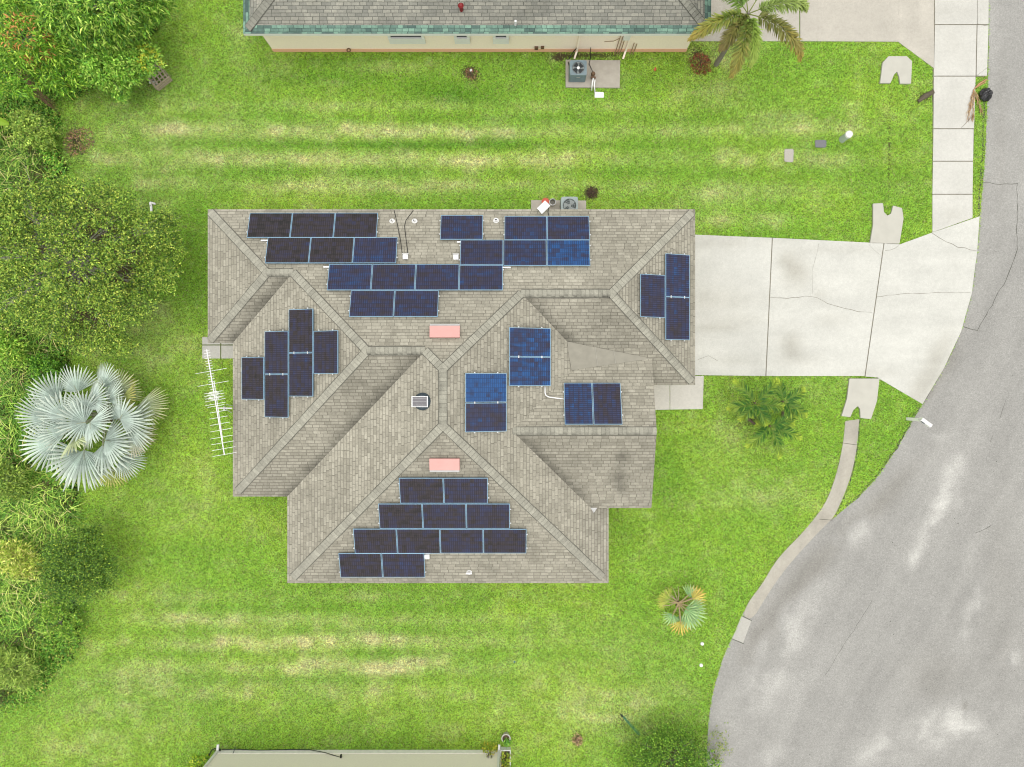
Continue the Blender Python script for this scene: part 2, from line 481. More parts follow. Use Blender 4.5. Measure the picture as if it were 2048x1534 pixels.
# ------------------------------------------------------------------ paved shapes (photo-pixel outlines turned into ground metres)
ROAD = G((1980, -900), (1978, 0), (1976, 150), (1971, 300), (1960, 430), (1954, 510), (1943, 590), (1922, 665), (1888, 738), (1845, 808),
         (1818, 852), (1788, 905), (1752, 958), (1716, 994), (1690, 1016), (1668, 1036), (1640, 1054), (1598, 1096), (1556, 1136), (1543, 1134), (1525, 1166), (1498, 1201), (1483, 1231),
         (1464, 1276), (1448, 1309), (1433, 1357), (1424, 1390), (1418, 1430), (1415, 1468), (1413, 1545), (1425, 1640), (1470, 1790), (1600, 2000), (1800, 2150), (2100, 2260), (3400, 2260), (3400, -900))
ROAD = chaikin(ROAD)
DRIVE1 = G((1372, 469), (1543, 476), (1530, 752), (1372, 750))
DRIVE2 = G((1545, 476), (1766, 487), (1728, 752), (1532, 752))
DRIVE3 = G((1768, 487), (1799, 489), (1865, 465), (1958, 433), (1953, 505), (1942, 588), (1921, 663), (1887, 736), (1844, 808), (1757, 757), (1755, 755), (1730, 753))
PATH1 = G((1290, 770), (1339, 770), (1339, 819), (1308, 820), (1290, 820))
PATH2 = G((1340, 770), (1372, 770), (1372, 752), (1407, 752), (1405, 818), (1340, 819))
NDRIVE = [G((1380, -300), (1598, -300), (1598, 83), (1380, 83)), G((1600, -300), (1797, -300), (1797, 84), (1600, 83)),
          G((1799, -300), (1867, -300), (1867, 137), (1797, 85))]
WALK = [G((1869, -300), (1953, -300), (1953, 49), (1869, 49)), G((1869, 51), (1952, 51), (1950, 152), (1867, 152)),
        G((1954, -300), (1978, -300), (1976, 49), (1954, 49)), G((1954, 51), (1976, 51), (1973, 152), (1952, 152)),
        G((1867, 154), (1950, 154), (1947, 257), (1866, 257)), G((1866, 259), (1946, 259), (1945, 322), (1865, 322)),
        G((1865, 324), (1945, 324), (1944, 388), (1864, 388)), G((1864, 390), (1944, 390), (1944, 436), (1864, 465))]
FLUME = G((1690, 842), (1690, 842), (1690.5, 842), (1717.5, 838), (1718, 838), (1718, 838.5), (1714, 890), (1705, 940), (1691, 982), (1668, 1034), (1652, 1048), (1604, 1098), (1562, 1148), (1530, 1196), (1504, 1240), (1484, 1231), (1498, 1201), (1525, 1166), (1543, 1134), (1564, 1106), (1602, 1068), (1628, 1037), (1646, 1013), (1660, 985), (1676, 935), (1686, 885))
FLUME = chaikin(FLUME, 2)
HW1 = G((1758, 168), (1763, 127), (1775, 114), (1811, 114), (1822, 124), (1820, 169), (1798, 169), (1796, 155), (1792, 145), (1786, 151), (1779, 168))
HW2 = G((1744, 408), (1764, 407), (1766, 425), (1773, 432), (1780, 428), (1784, 412), (1802, 417), (1805, 438), (1797, 488), (1738, 486), (1744, 450))
HW3 = G((1697, 757), (1757, 757), (1752, 802), (1740, 838), (1719, 836), (1718, 818), (1714, 812), (1705, 820), (1699, 834), (1681, 832), (1692, 797))
PAD1 = G((1131, 121), (1240, 122), (1239, 177), (1131, 176))
PAD2 = G((1062, 401), (1172, 402), (1172, 440), (1062, 440))
PATIO = [G((405, 674), (441, 674), (441, 689), (405, 689)), G((443, 674), (480, 674), (480, 689), (443, 689)),
         G((405, 691), (441, 691), (441, 717), (405, 717)), G((443, 691), (480, 691), (480, 717), (443, 717))]

# house eave outline (metres)
E0, PT = 2.6, 1 / 3
EAVE = [(-12.59, 7.21), (-12.59, 1.68), (-11.55, 1.68), (-11.55, -4.68), (-9.30, -4.68), (-9.30, -8.26), (4.0, -8.26), (4.0, -5.11),
        (5.72, -5.11), (5.72, -.06), (7.58, -.06), (7.58, 7.21)]

# ------------------------------------------------------------------ lawn wear and shade maps
DRY = [(900,211,500,9,.30),(980,262,640,12,.42),(1000,318,640,12,.42),(1000,372,600,11,.34),(620,1192,330,12,.3),(640,1240,360,12,.42),(640,1284,400,12,.45),(660,1333,380,13,.42),(650,1382,330,12,.25),(480,262,150,14,.8),(700,262,100,12,.6),(800,262,70,12,.6),(940,265,80,12,.8),(360,262,40,12,.5),(430,318,160,14,.6),(640,320,150,12,.6),
 (900,322,150,14,.55),(1000,320,60,10,.4),(700,370,140,14,.6),(860,372,60,14,.6),(560,372,80,12,.4),(1022,264,20,8,.8),(600,210,60,12,.4),(780,135,70,10,.6),
 (1600,255,90,14,.6),(1700,240,16,25,.4),(1640,320,60,14,.5),(1560,230,60,10,.4),(1500,320,60,14,.5),(1520,385,90,14,.5),(1430,395,60,16,.5),(1330,430,40,14,.5),
 (1440,440,25,12,.6),(1530,440,30,12,.6),(1460,120,30,30,.45),(340,360,60,25,.35),(310,410,40,30,.35),(430,1240,100,14,.6),(560,1250,40,20,.4),(480,1285,100,12,.7),
 (660,1280,130,14,.75),(760,1278,60,10,.7),(700,1335,130,14,.65),(790,1330,60,14,.7),(620,1322,60,12,.5),(870,1315,50,16,.4),(330,1190,60,30,.3),(280,1350,100,30,.4),
 (250,1400,150,40,.35),(180,1480,150,40,.35),(700,1390,200,40,.25),(1150,1400,150,60,.25),(1250,1440,80,40,.4),(1330,1380,80,30,.25),(1560,980,70,30,.3),
 (1500,1000,90,20,.35),(300,690,80,60,.4),(300,640,60,40,.3),(330,180,120,60,.25),(250,300,140,60,.25),(1240,1300,120,40,.2),(1450,880,50,40,.3),(1105,115,14,10,.7),
 (1420,185,50,20,.6),(480,80,20,50,.4),(1600,790,90,20,.25),(380,1000,100,60,.2),(1000,1260,90,30,.2)]
LUSH_DARK = [(980,237,600,8,.45),(980,291,620,9,.5),(980,346,600,9,.45),(620,1215,330,9,.35),(640,1262,360,7,.4),(640,1308,380,9,.4),(660,1358,360,9,.35),(870,180,100,22,.6),(930,195,60,18,.75),(700,160,150,16,.4),(650,120,110,10,.5),(560,150,100,26,.5),(560,288,300,7,.4),(900,292,150,9,.5),(1000,280,60,10,.5),
 (430,1360,100,22,.3),(1500,470,200,10,.4),(1650,230,60,14,.3),(1300,160,60,20,.4),(1780,350,60,60,.3),(1550,340,60,30,.3),(400,560,30,140,.4),(1330,860,30,120,.35),
 (1330,1000,60,60,.25),(1240,1060,30,60,.35),(1480,780,60,14,.3),(1780,900,40,30,.3),(900,1190,300,10,.35),(1250,160,40,14,.3),(240,190,90,18,.6),(330,560,40,60,.4),  # entries by the oak, bush and house walls only darken the turf
 (1480,1420,120,40,.3),(1100,150,40,20,.3),(240,640,60,60,.3),(560,345,300,8,.2),(1340,1460,60,20,.35),(500,180,80,50,.3)]
BARE_SHADE = [(170,560,95,80,1.0),(90,470,80,60,.9),(190,450,60,40,.8),(150,640,60,40,.8),(250,520,50,50,.6),(1345,1520,60,40,.8),(160,1130,50,40,.7),(1500,825,22,16,.4),(1183,383,12,7,1.2),(1180,392,10,10,.8),(1155,1478,9,12,.9),(940,143,16,11,.9),(945,155,12,12,.5),(155,285,20,34,.6),(1402,128,22,22,.5),(1778,290,1.6,60,.7),(1777,360,1.4,40,.5),  # patches under tree crowns: ground shade put in as dark soil
 (1180,112,60,5,.9),(1120,116,16,8,.8),(1395,105,14,10,.6),(300,150,30,26,.5),(1505,835,30,18,.4),(1500,815,20,14,.4),(1850,193,18,7,.8),(830,1322,9,6,.6),(1245,1440,14,12,.4),(90,200,10,40,.5),(455,690,60,10,.4)]
def gsum(L, x, y):
    s = np.zeros_like(x)
    for cx, cy, rx, ry, a in L:
        q = ((x - cx) / rx) ** 2 + ((y - cy) / ry) ** 2
        s += np.where(q < 9, a * np.exp(-q * .8), 0)
    return s
def lawn_maps(X, Y):
    px = X * F / H + 1024; py = 767 - Y * F / H
    n1 = fbm(X * .35, Y * .5); n2 = fbm(X * 1.6 + 9, Y * 2.0 + 4); n3 = fbm(X * 5 + 3, Y * 5 + 8, 3)
    brk = np.clip((n2 - .3) * 2.6, 0, 1.5) * (.5 + n3)
    ns = fbm(X * .8 + 60, Y * 5.5, 4)
    dry = .72 * gsum(DRY, px, py) * (.35 + .65 * brk) * (.45 + 1.1 * ns) + np.clip((n1 - .53) * 1.2, 0, 1) * brk * .4 + np.clip(n2 - .58, 0, 1) * .6
    lush_dark = .75 * gsum(LUSH_DARK, px, py) * (.55 + n2 * .9) + np.clip(.46 - n2, 0, 1) * .6
    bare = gsum(BARE_SHADE, px, py) * (.6 + n3 * .8)  # ground shade under the tree crowns, put in as dark soil
    return np.clip(dry, 0, 1), np.clip(lush_dark, 0, 1), np.clip(bare, 0, 1), n1, n3

LAWN_F = 1.74
C_MID, C_DRY, C_LUSH_DARK = [np.array(A(*c)[:3]) for c in ((144, 186, 70), (216, 218, 156), (98, 152, 40))]
C_YEL = np.array(A(180, 208, 76)[:3])
C_SOIL_SHADE = np.array(A(100, 90, 66)[:3])
def lawn_col(X, Y):
    d, l, b, n1, n3 = lawn_maps(X, Y)
    c = C_MID[None] * (1 - .55 * np.clip((n1 - .4) * 2, 0, 1)[:, None]) + C_YEL[None] * (.55 * np.clip((n1 - .4) * 2, 0, 1)[:, None])
    c = c * (1 - l[:, None]) + C_LUSH_DARK[None] * l[:, None]
    c = c * (1 - d[:, None]) + C_DRY[None] * d[:, None]
    return c, d, l, b

# undergrowth strip on the west side (photo pixels)
STRIP = G((-400, -300), (335, -300), (330, 30), (300, 90), (215, 160), (150, 195), (95, 190), (125, 250), (124, 370), (130, 470), (110, 560), (118, 690), (120, 760), (150, 860), (140, 940), (150, 1010),
          (130, 1070), (150, 1130), (170, 1210), (162, 1290), (100, 1350), (60, 1395), (-40, 1410), (-400, 1420))

def in_strip(x, y):
    return inpoly(x + 1.5 * (fbm(x * .9 + 50, y * .9, 4) - .5), y + 1.5 * (fbm(x * .9 + 9, y * .9 + 70, 4) - .5), STRIP)
# ------------------------------------------------------------------ ground sheet
ax = np.concatenate([[-600, -250, -110, -60, -38], np.arange(-27, 27.01, .2), [38, 60, 110, 250, 600]])
ay = np.concatenate([[-600, -250, -110, -60, -34], np.arange(-21, 21.01, .2), [34, 60, 110, 250, 600]])
gx, gy = np.meshgrid(ax, ay); nx, ny = len(ax), len(ay)
X, Y = gx.ravel(), gy.ravel()
gc, gd, gl, gb = lawn_col(X, Y)
gc = gc * .6  # sheet darkened to paint the shade between grass blades
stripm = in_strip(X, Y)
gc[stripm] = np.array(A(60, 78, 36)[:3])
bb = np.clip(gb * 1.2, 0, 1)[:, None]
gc = gc * (1 - bb) + C_SOIL_SHADE[None] * bb * .8
i = np.arange(nx * ny).reshape(ny, nx)
Fg = np.stack([i[:-1, :-1], i[:-1, 1:], i[1:, 1:], i[1:, :-1]], -1).reshape(-1, 4)
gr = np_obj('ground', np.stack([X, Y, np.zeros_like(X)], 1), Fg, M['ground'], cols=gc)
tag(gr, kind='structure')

# ------------------------------------------------------------------ lawn blades: real grass over all of the visible turf
NB = 1150
n = int(53 * 41 * NB)
bx = rng.uniform(-26.5, 26.5, n); by = rng.uniform(-20.5, 20.5, n)
keep = ~inpoly(bx, by, ROAD)
for poly in [DRIVE1, DRIVE2, DRIVE3, PATH1, PATH2, FLUME, HW1, HW2, HW3, PAD1, PAD2] + NDRIVE + WALK + [G((1866, -300), (1978, -300), (1973, 153), (1950, 154), (1944, 388), (1944, 436), (1864, 465), (1865, 154)), G((1390, -300), (1868, -300), (1868, 130), (1800, 84), (1390, 82)), G((1540, 477), (1546, 477), (1533, 752), (1528, 752)), G((1764, 488), (1770, 488), (1731, 752), (1726, 752)), G((405, 674), (480, 674), (480, 717), (405, 717))]:
    keep &= ~inpoly(bx, by, poly)
inner = [(-12.1, 6.7), (-12.1, 2.1), (-11.1, 1.2), (-11.1, -4.2), (-8.85, -4.2), (-8.85, -7.8), (3.55, -7.8), (3.55, -4.7), (5.3, -4.6), (5.3, .4), (7.1, .4), (7.1, 6.7)]
keep &= ~inpoly(bx, by, inner)
keep &= ~inpoly(bx, by, [(-10.7, 14.97), (7.84, 14.97), (7.84, 30), (-10.7, 30)])
keep &= ~inpoly(bx, by, [(-13.2, -16.52), (-.6, -16.52), (-.6, -30), (-13.2, -30)])
sm = in_strip(bx, by)
keep &= ~(sm & (rng.random(n) < .8))
bx, by = bx[keep], by[keep]
bc, bd, bl, bbare = lawn_col(bx, by)
k2 = rng.random(len(bx)) > np.clip(bbare * 1.3, 0, .96)
bx, by, bc, bd, bl = bx[k2], by[k2], bc[k2], bd[k2], bl[k2]
n = len(bx)
ang = rng.uniform(0, 2 * np.pi, n)
lean = rng.uniform(.04, .13, n); hh = rng.uniform(.025, .06, n) * (1 - .3 * bd); w = rng.uniform(.008, .017, n)
dx, dy = np.cos(ang), np.sin(ang)
V = np.empty((n, 3, 3))
V[:, 0] = np.stack([bx - dy * w, by + dx * w, np.full(n, .002)], 1)
V[:, 1] = np.stack([bx + dy * w, by - dx * w, np.full(n, .002)], 1)
V[:, 2] = np.stack([bx + dx * lean, by + dy * lean, hh], 1)
jit = (rng.uniform(.62, 1.38, n) * (.72 + .56 * fbm(bx * 7.5, by * 7.5, 2)))[:, None] * LAWN_F
hue = rng.uniform(-1, 1, n)[:, None]
bc = bc * jit * np.concatenate([1 + .16 * hue, np.ones((n, 1)), 1 - .2 * hue], 1)
straw = rng.random(n) < (.05 + .25 * bd)
bc[straw] = np.array(A(215, 205, 150)[:3]) * rng.uniform(.7, 1.2, (straw.sum(), 1))
lawn = np_obj('lawn_grass', V.reshape(-1, 3), np.arange(n * 3).reshape(-1, 3), M['blade'], cols=np.repeat(bc, 3, 0))
tag(lawn, 'short mown lawn grass with straw coloured dry streaks', 'grass', kind='stuff')

# ------------------------------------------------------------------ road and concrete
def wear(base, blobs, n_amp=.05, sx=.5, sy=2.0, streak=0.0, sdir=60):
    base = np.array(base[:3])
    def fn(x, y):
        px = x * F / H + 1024; py = 767 - y * F / H
        f = 1 + n_amp * 2 * (fbm(x * sx + 5, y * sy + 2) - .5) + n_amp * 1.4 * (fbm(x * 2.1 + 15, y * 2.6) - .5)
        g = np.zeros_like(px)
        for b in blobs:
            cx, cy, rx, ry, a = b[:5]; th = R(b[5]) if len(b) > 5 else 0
            u = (px - cx) * math.cos(th) + (py - cy) * math.sin(th); v = -(px - cx) * math.sin(th) + (py - cy) * math.cos(th)
            wob = np.clip((fbm(x * 1.1 + cx, y * 1.1 + cy, 5) - .36) * 4.2, 0, 1.7) if a > .12 else .55 + .9 * fbm(x * 1.5 + cx, y * 1.5 + cy, 4)
            g += a * np.exp(-((u / rx) ** 2 + (v / ry) ** 2)) * wob
        if streak:
            c_, s_ = math.cos(R(sdir)), math.sin(R(sdir)); u_ = x * c_ + y * s_; v_ = -x * s_ + y * c_
            f = f + streak * 2 * (fbm(u_ * .16 + 7, v_ * 1.5 + 3, 4) - .5) + streak * 1.2 * (fbm(u_ * .5 + 17, v_ * 4.5 + 3, 3) - .5)
        f = f + g
        tint = 1 + np.clip(-g, 0, .4)[:, None] * np.array([.12, .04, -.1])[None]
        return base[None] * f[:, None] * tint
    return fn

road_blobs = [(1545,1330,150,40,.22,-62),(1500,1300,90,18,-.12,-62),(1580,1190,130,26,-.12,-52),(1640,1120,120,22,-.10,-48),(1710,1060,40,26,.25,-20),(1760,1010,60,20,-.10,-40),
 (1900,960,18,70,.28,25),(1870,1030,14,60,.30,30),(1820,1130,10,40,.35,28),(1950,1210,12,50,.35,18),(1925,1260,14,26,.30,20),(1880,1440,70,26,.30,-15),(1940,1460,50,22,.28,10),
 (1745,1500,40,20,.32,-35),(1850,1490,60,18,.2,-20),(1525,1510,40,20,.25,-10),(2030,1315,8,14,.3,10),(1940,1080,10,60,.15,8),(1890,720,40,20,-.18,-62),(1905,650,30,16,-.14,-65),
 (1850,790,36,10,-.3,-52),(1800,960,60,14,-.1,-45),(1870,1350,60,60,-.08,0),(2000,1200,40,200,-.05,0),(1880,870,25,12,.25,20),(1985,60,8,120,.1,0),(2000,250,14,150,-.06,0),
 (1960,330,6,60,-.12,4),(1450,1420,40,90,.08,10),(1930,990,30,12,.18,-60),(1990,1430,6,40,.2,2),(1930,1425,4,22,-.2,2)]
road = clipgrid([ROAD], .010, .2, 'road', M['asphalt'], wear(A(177, 176, 171), [(*b[:4], b[4] * (1.6 if b[4] > .2 else 1.2), *b[5:]) for b in road_blobs], .07, .5, .5, .11, 62), thick=.02)

drive_blobs = [(1440,485,70,12,-.10),(1500,480,20,10,.08),(1430,600,90,22,-.07),(1470,640,60,14,-.06),(1590,545,26,30,-.16),(1570,520,14,14,-.12),(1580,690,22,24,-.13),(1430,655,50,8,-.10),
 (1660,640,30,14,-.05),(1850,770,22,50,-.16,35),(1880,700,18,40,-.12,30),(1740,745,50,10,-.06),(1640,590,14,12,-.06),(1470,720,50,8,-.06),(1600,720,40,14,-.05),(1560,480,60,8,-.06),(1680,500,90,8,-.05)]
dwfn = wear(A(227, 227, 219), [(*b[:4], b[4] * 1.7, *b[5:]) for b in drive_blobs], .09, .35, 2.2, .05, 4)
dw = clipgrid([DRIVE1, DRIVE2, DRIVE3], .045, .25, 'driveway', M['concrete'], dwfn, thick=.045)
mb = MB()
for pts, ww in ((((1540, 595), (1575, 597), (1620, 592), (1655, 606), (1690, 617), (1715, 624), (1743, 625)), .018), (((1750, 594), (1800, 588), (1850, 586), (1900, 585), (1940, 586)), .016),
                (((1864, 467), (1890, 484), (1915, 494), (1952, 502)), .02), (((1625, 590), (1624, 545), (1636, 488)), .010), (((1736, 490), (1748, 502), (1762, 512)), .012), (((1768, 502), (1790, 496), (1796, 491)), .014),
                (((1395, 720), (1415, 712), (1435, 722)), .012)):
    ribbon(mb, G(*pts), ww, .0475, jit=.03)
mb.build('crack', M['crack'], dw)
mb = MB()
for pts in (((1544, 476), (1531, 752)), ((1767, 487), (1729, 753))):
    ribbon(mb, G(*pts), .06, .030)
mb.build('joint_strip', M['jointc'], dw)

wfn = wear(A(225, 224, 216), [(1900,90,30,30,-.05),(1915,230,30,30,-.05),(1905,430,20,12,-.08),(1890,20,60,20,-.08)], .06, 1.2, 1.2)
sw = clipgrid(WALK, .04, .3, 'sidewalk', M['concrete'], wfn, thick=.04)
mb = MB()
for pts in (((1950, 154), (1975, 135)), ((1952, 49), (1976, 53)), ((1920, 256), (1945, 232))):
    ribbon(mb, G(*pts), .02, .0425, jit=.02)
mb.build('crack', M['crack'], sw)
clipgrid(NDRIVE, .035, .25, 'neighbour_driveway', M['concrete'], wear(A(206, 201, 189), [(1800,40,10,80,.14),(1660,20,40,60,.05),(1850,30,14,60,.10),(1830,110,30,12,.10),(1700,75,120,6,.07)], .08, 1, 1), thick=.04)
clipgrid([PATH1, PATH2], .04, .3, 'front_path', M['concrete'], wear(A(224, 221, 211), [], .05, 1, 1), thick=.04)
clipgrid(PATIO, .03, .5, 'patio', M['concrete'], wear(A(214, 212, 204), [], .04, 1, 1), thick=.03)
fl = clipgrid([FLUME], .03, .2, 'gutter_channel', M['concrete'], wear(A(196, 191, 178), [(1700,900,6,40,.08),(1690,960,6,30,.1),(1650,1040,12,12,-.1)], .14, 3, 1), thick=.03)
mb = MB()
for pts in (((1680, 885), (1714, 890)), ((1638, 1038), (1664, 1040))): ribbon(mb, G(*pts), .02, .0325)
ribbon(mb, G((1719, 838), (1716, 890), (1707, 940), (1693, 984), (1672, 1030)), .07, .012, jit=.02)
mb.build('joint_strip', M['crackd'], fl)
kb = clipgrid([G((1483, 1231), (1503, 1240), (1486, 1286), (1464, 1277))], .014, .2, 'kerb_patch', M['concrete'], wear(A(205, 203, 194), [], .04, 2, 2), thick=.01)
mb = MB()
ribbon(mb, G((1482, 1231), (1503, 1241)), .03, .0165); ribbon(mb, G((1463, 1277), (1487, 1287)), .03, .0165)
mb.build('joint_strip', M['crackd'], kb)
# hairlines and dirt on the road
mb = MB()
for pts, ww in ((((1966, 366), (2000, 368), (2035, 367)), .022), (((2034, 367), (2033, 500), (2012, 560), (1955, 660)), .022), (((1955, 661), (1926, 653)), .025), (((2010, 800), (2004, 820), (2000, 835)), .012), (((1985, 870), (1980, 885)), .012),
                (((1980, 1050), (1960, 1062), (1950, 1066)), .02), (((1810, 870), (1760, 940), (1716, 992)), .02), (((1950, 250), (1972, 270), (1968, 330), (1962, 400)), .012),
                (((1850, 800), (1905, 690)), .03)):
    ribbon(mb, G(*pts), ww, .0125, jit=.035)
ribbon(mb, G((1745, 1200), (1700, 1270), (1650, 1350)), .012, .0125, jit=.03)
for _ in range(70):
    x, y = P(random.uniform(1480, 2040), random.uniform(500, 1530))[:2]
    if inpoly(np.array([x]), np.array([y]), ROAD)[0]:
        r = random.uniform(.008, .022); mb.cyl((x, y, .0125), r, .002, 7)
mb.build('crack', M['crackd'], road)
mb = MB()     # ragged soil line where turf meets tarmac
ribbon(mb, G((1968, 175), (1966, 300), (1958, 400), (1956, 432)), .10, .0125, jit=.03)
ribbon(mb, G((1840, 812), (1816, 852), (1786, 905), (1750, 958), (1714, 993), (1690, 1013)), .10, .0125, jit=.04)
mb.build('edge_dirt', M['crackd'], road)

mb = MB(); mb.prism(G((1866, -300), (1978, -300), (1973, 153), (1950, 154), (1944, 388), (1944, 436), (1864, 465), (1865, 154)), -.02, .024)
mb.build('joint_strip', M['jointc'], sw)

def slab(name, poly, z0, z1, mat, label, cat, group=None, bevel=.015):
    c = np.mean(np.array(poly), 0)
    mb = MB(); mb.prism(poly, z0, z1)
    o = mb.build(name, mat, bevel=bevel)
    return tag(o, label, cat, group)
M['slab'] = plain('light_concrete', A(216, 214, 202), .85, noise=.07, nscale=3, bump=.3)
M['padc'] = plain('stained_concrete', A(204, 197, 184), .88, noise=.12, nscale=5, bump=.3)
slab('culvert_headwall', HW1, -.02, .10, M['slab'], 'chamfered concrete culvert end near the neighbour driveway, narrow pointed notch facing down', 'culvert', 'culvert ends')
slab('culvert_headwall', HW2, -.02, .10, M['slab'], 'concrete culvert end above the driveway, rounded notch at its top edge', 'culvert', 'culvert ends')
slab('culvert_headwall', HW3, -.02, .10, M['slab'], 'flared concrete culvert end below the driveway, opening onto the curved gutter', 'culvert', 'culvert ends')
slab('concrete_pad', PAD1, -.02, .09, M['padc'], 'stained concrete pad under the dark blue grey condenser by the peach wall', 'concrete pad', 'condenser pads', .01)
slab('concrete_pad', PAD2, -.02, .09, M['padc'], 'narrow concrete pad under the pale condenser, partly hidden by the eave', 'concrete pad', 'condenser pads', .01)

# ------------------------------------------------------------------ the house with the solar roof
pN = lambda x, y: E0 + (7.21 - y) * PT
pE_ = lambda x, y: E0 + (4.0 - x) * PT
pS = lambda x, y: E0 + (y + 8.26) * PT
pSW = lambda x, y: E0 + (x + 9.30) * PT
pW = lambda x, y: E0 + (x + 11.55) * PT
pWS = lambda x, y: E0 + (y + 4.68) * PT
pBW = lambda x, y: E0 + (x + 12.59) * PT
pBS = lambda x, y: E0 + (y - 1.68) * PT
pGS = lambda x, y: E0 + (y + .06) * PT
pGE = lambda x, y: E0 + (7.58 - x) * PT
WR, WZ = -1.88, 3.93                      # porch wing ridge
pPN = lambda x, y: WZ - (y - WR) * PT
pPS = lambda x, y: WZ - (WR - y) * PT
#           plane, outline, downslope direction, algae (dark streaked weathering)
PLANES = [
 (pN, [(-12.59, 7.21), (-9.825, 4.445), (-8.785, 4.445), (-5.605, 1.265), (-3.355, 1.265), (-2.65, .56), (.37, 3.575), (3.945, 3.575), (7.58, 7.21)], (0, 1), .0),
 (pBW, [(-12.59, 7.21), (-12.59, 1.68), (-9.825, 4.445)], (-1, 0), .05),
 (pBS, [(-9.825, 4.445), (-12.59, 1.68), (-11.55, 1.68), (-8.785, 4.445)], (0, -1), .20),
 (pW, [(-8.785, 4.445), (-11.55, 1.68), (-11.55, -4.68), (-5.605, 1.265)], (-1, 0), .02),
 (pWS, [(-5.605, 1.265), (-11.55, -4.68), (-9.30, -4.68), (-3.355, 1.265)], (0, -1), .16),
 (pSW, [(-3.355, 1.265), (-9.30, -4.68), (-9.30, -8.26), (-2.65, -1.61), (-2.65, .56)], (-1, 0), .0),
 (pS, [(-2.65, -1.61), (-9.30, -8.26), (4.0, -8.26)], (0, -1), .11),
 (pE_, [(-2.65, .56), (-2.65, -1.61), (4.0, -8.26), (4.0, -.06), (.37, 3.575)], (1, 0), .07),
 (pGS, [(.37, 3.575), (4.0, -.06), (7.58, -.06), (3.945, 3.575)], (0, -1), .18),
 (pGE, [(7.58, 7.21), (3.945, 3.575), (7.58, -.06)], (1, 0), .08),
 (pPN, [(0, WR), (5.72, WR), (5.72, 1.02), (2.9, 1.02)], (0, 1), .04),
 (pPS, [(0, WR), (3.23, -5.11), (5.72, -5.11), (5.72, WR)], (0, -1), .17),
]
VALLEYS = [((-8.785, 4.445), (-11.55, 1.68)), ((-3.355, 1.265), (-9.30, -4.68)), ((.37, 3.575), (4.0, -.06)), ((0, -1.88), (3.23, -5.11)), ((4.4, -3.0), (4.4, -4.2))]
def roof_obj(name, planes, mat, parent, step=.2, lift=0.0):
    V, Fs, UV, CC = [], [], [], []
    for pi, (fn, poly, d, al) in enumerate(planes):
        bm = bmesh.new()
        tess(bm, poly, 0)
        xs = [p[0] for p in poly]; ys = [p[1] for p in poly]
        for ax_, lo, hi in ((0, min(xs), max(xs)), (1, min(ys), max(ys))):
            q = lo + step
            while q < hi:
                co = [0, 0, 0]; no = [0, 0, 0]; co[ax_] = q; no[ax_] = 1
                bmesh.ops.bisect_plane(bm, geom=bm.verts[:] + bm.edges[:] + bm.faces[:], plane_co=co, plane_no=no, dist=1e-5)
                q += step
        bm.verts.index_update(); bm.normal_update(); b0 = len(V)
        z0 = min(fn(x, y) for x, y in poly)
        for v in bm.verts:
            x, y = v.co.x, v.co.y; z = fn(x, y) + lift
            V.append((x, y, z))
            sl = (z - z0) / PT * math.sqrt(1 + PT * PT)
            UV.append(((x * d[1] - y * d[0]) + pi * 3.37, sl + .02 + pi * 1.35))
        xy = np.array([(v.co.x, v.co.y) for v in bm.verts])
        st = np.clip(fbm(xy[:, 0] * .55 + pi * 7, xy[:, 1] * .55) - .42, 0, 1) * 1.1
        g = 1 - al * (.45 + 1.1 * fbm(xy[:, 0] * .9 + 31, xy[:, 1] * .9)) - st * .25
        for (vx0, vy0), (vx1, vy1) in VALLEYS:  # valley lines darkened: crease shadow and dirt put into the colour
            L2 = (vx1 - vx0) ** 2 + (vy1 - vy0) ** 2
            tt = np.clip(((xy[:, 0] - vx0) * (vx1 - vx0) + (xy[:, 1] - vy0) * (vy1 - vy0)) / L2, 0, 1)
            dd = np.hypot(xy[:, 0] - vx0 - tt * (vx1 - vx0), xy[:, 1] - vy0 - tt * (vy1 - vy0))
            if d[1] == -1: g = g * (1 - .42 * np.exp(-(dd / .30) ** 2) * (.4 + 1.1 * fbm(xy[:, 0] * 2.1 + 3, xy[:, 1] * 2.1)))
        for k in g: CC.append((k, k * .995, k * .98))
        for f in bm.faces:
            idx = [v.index + b0 for v in f.verts]
            if f.normal.z < 0: idx = idx[::-1]
            Fs.append(idx)
        bm.free()
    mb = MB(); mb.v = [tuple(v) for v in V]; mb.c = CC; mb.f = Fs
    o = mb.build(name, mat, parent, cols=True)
    l = o.data.uv_layers.new(name='UVMap')
    li = np.empty(len(o.data.loops), np.int32); o.data.loops.foreach_get('vertex_index', li)
    l.data.foreach_set('uv', np.array(UV, np.float32)[li].ravel())
    return o

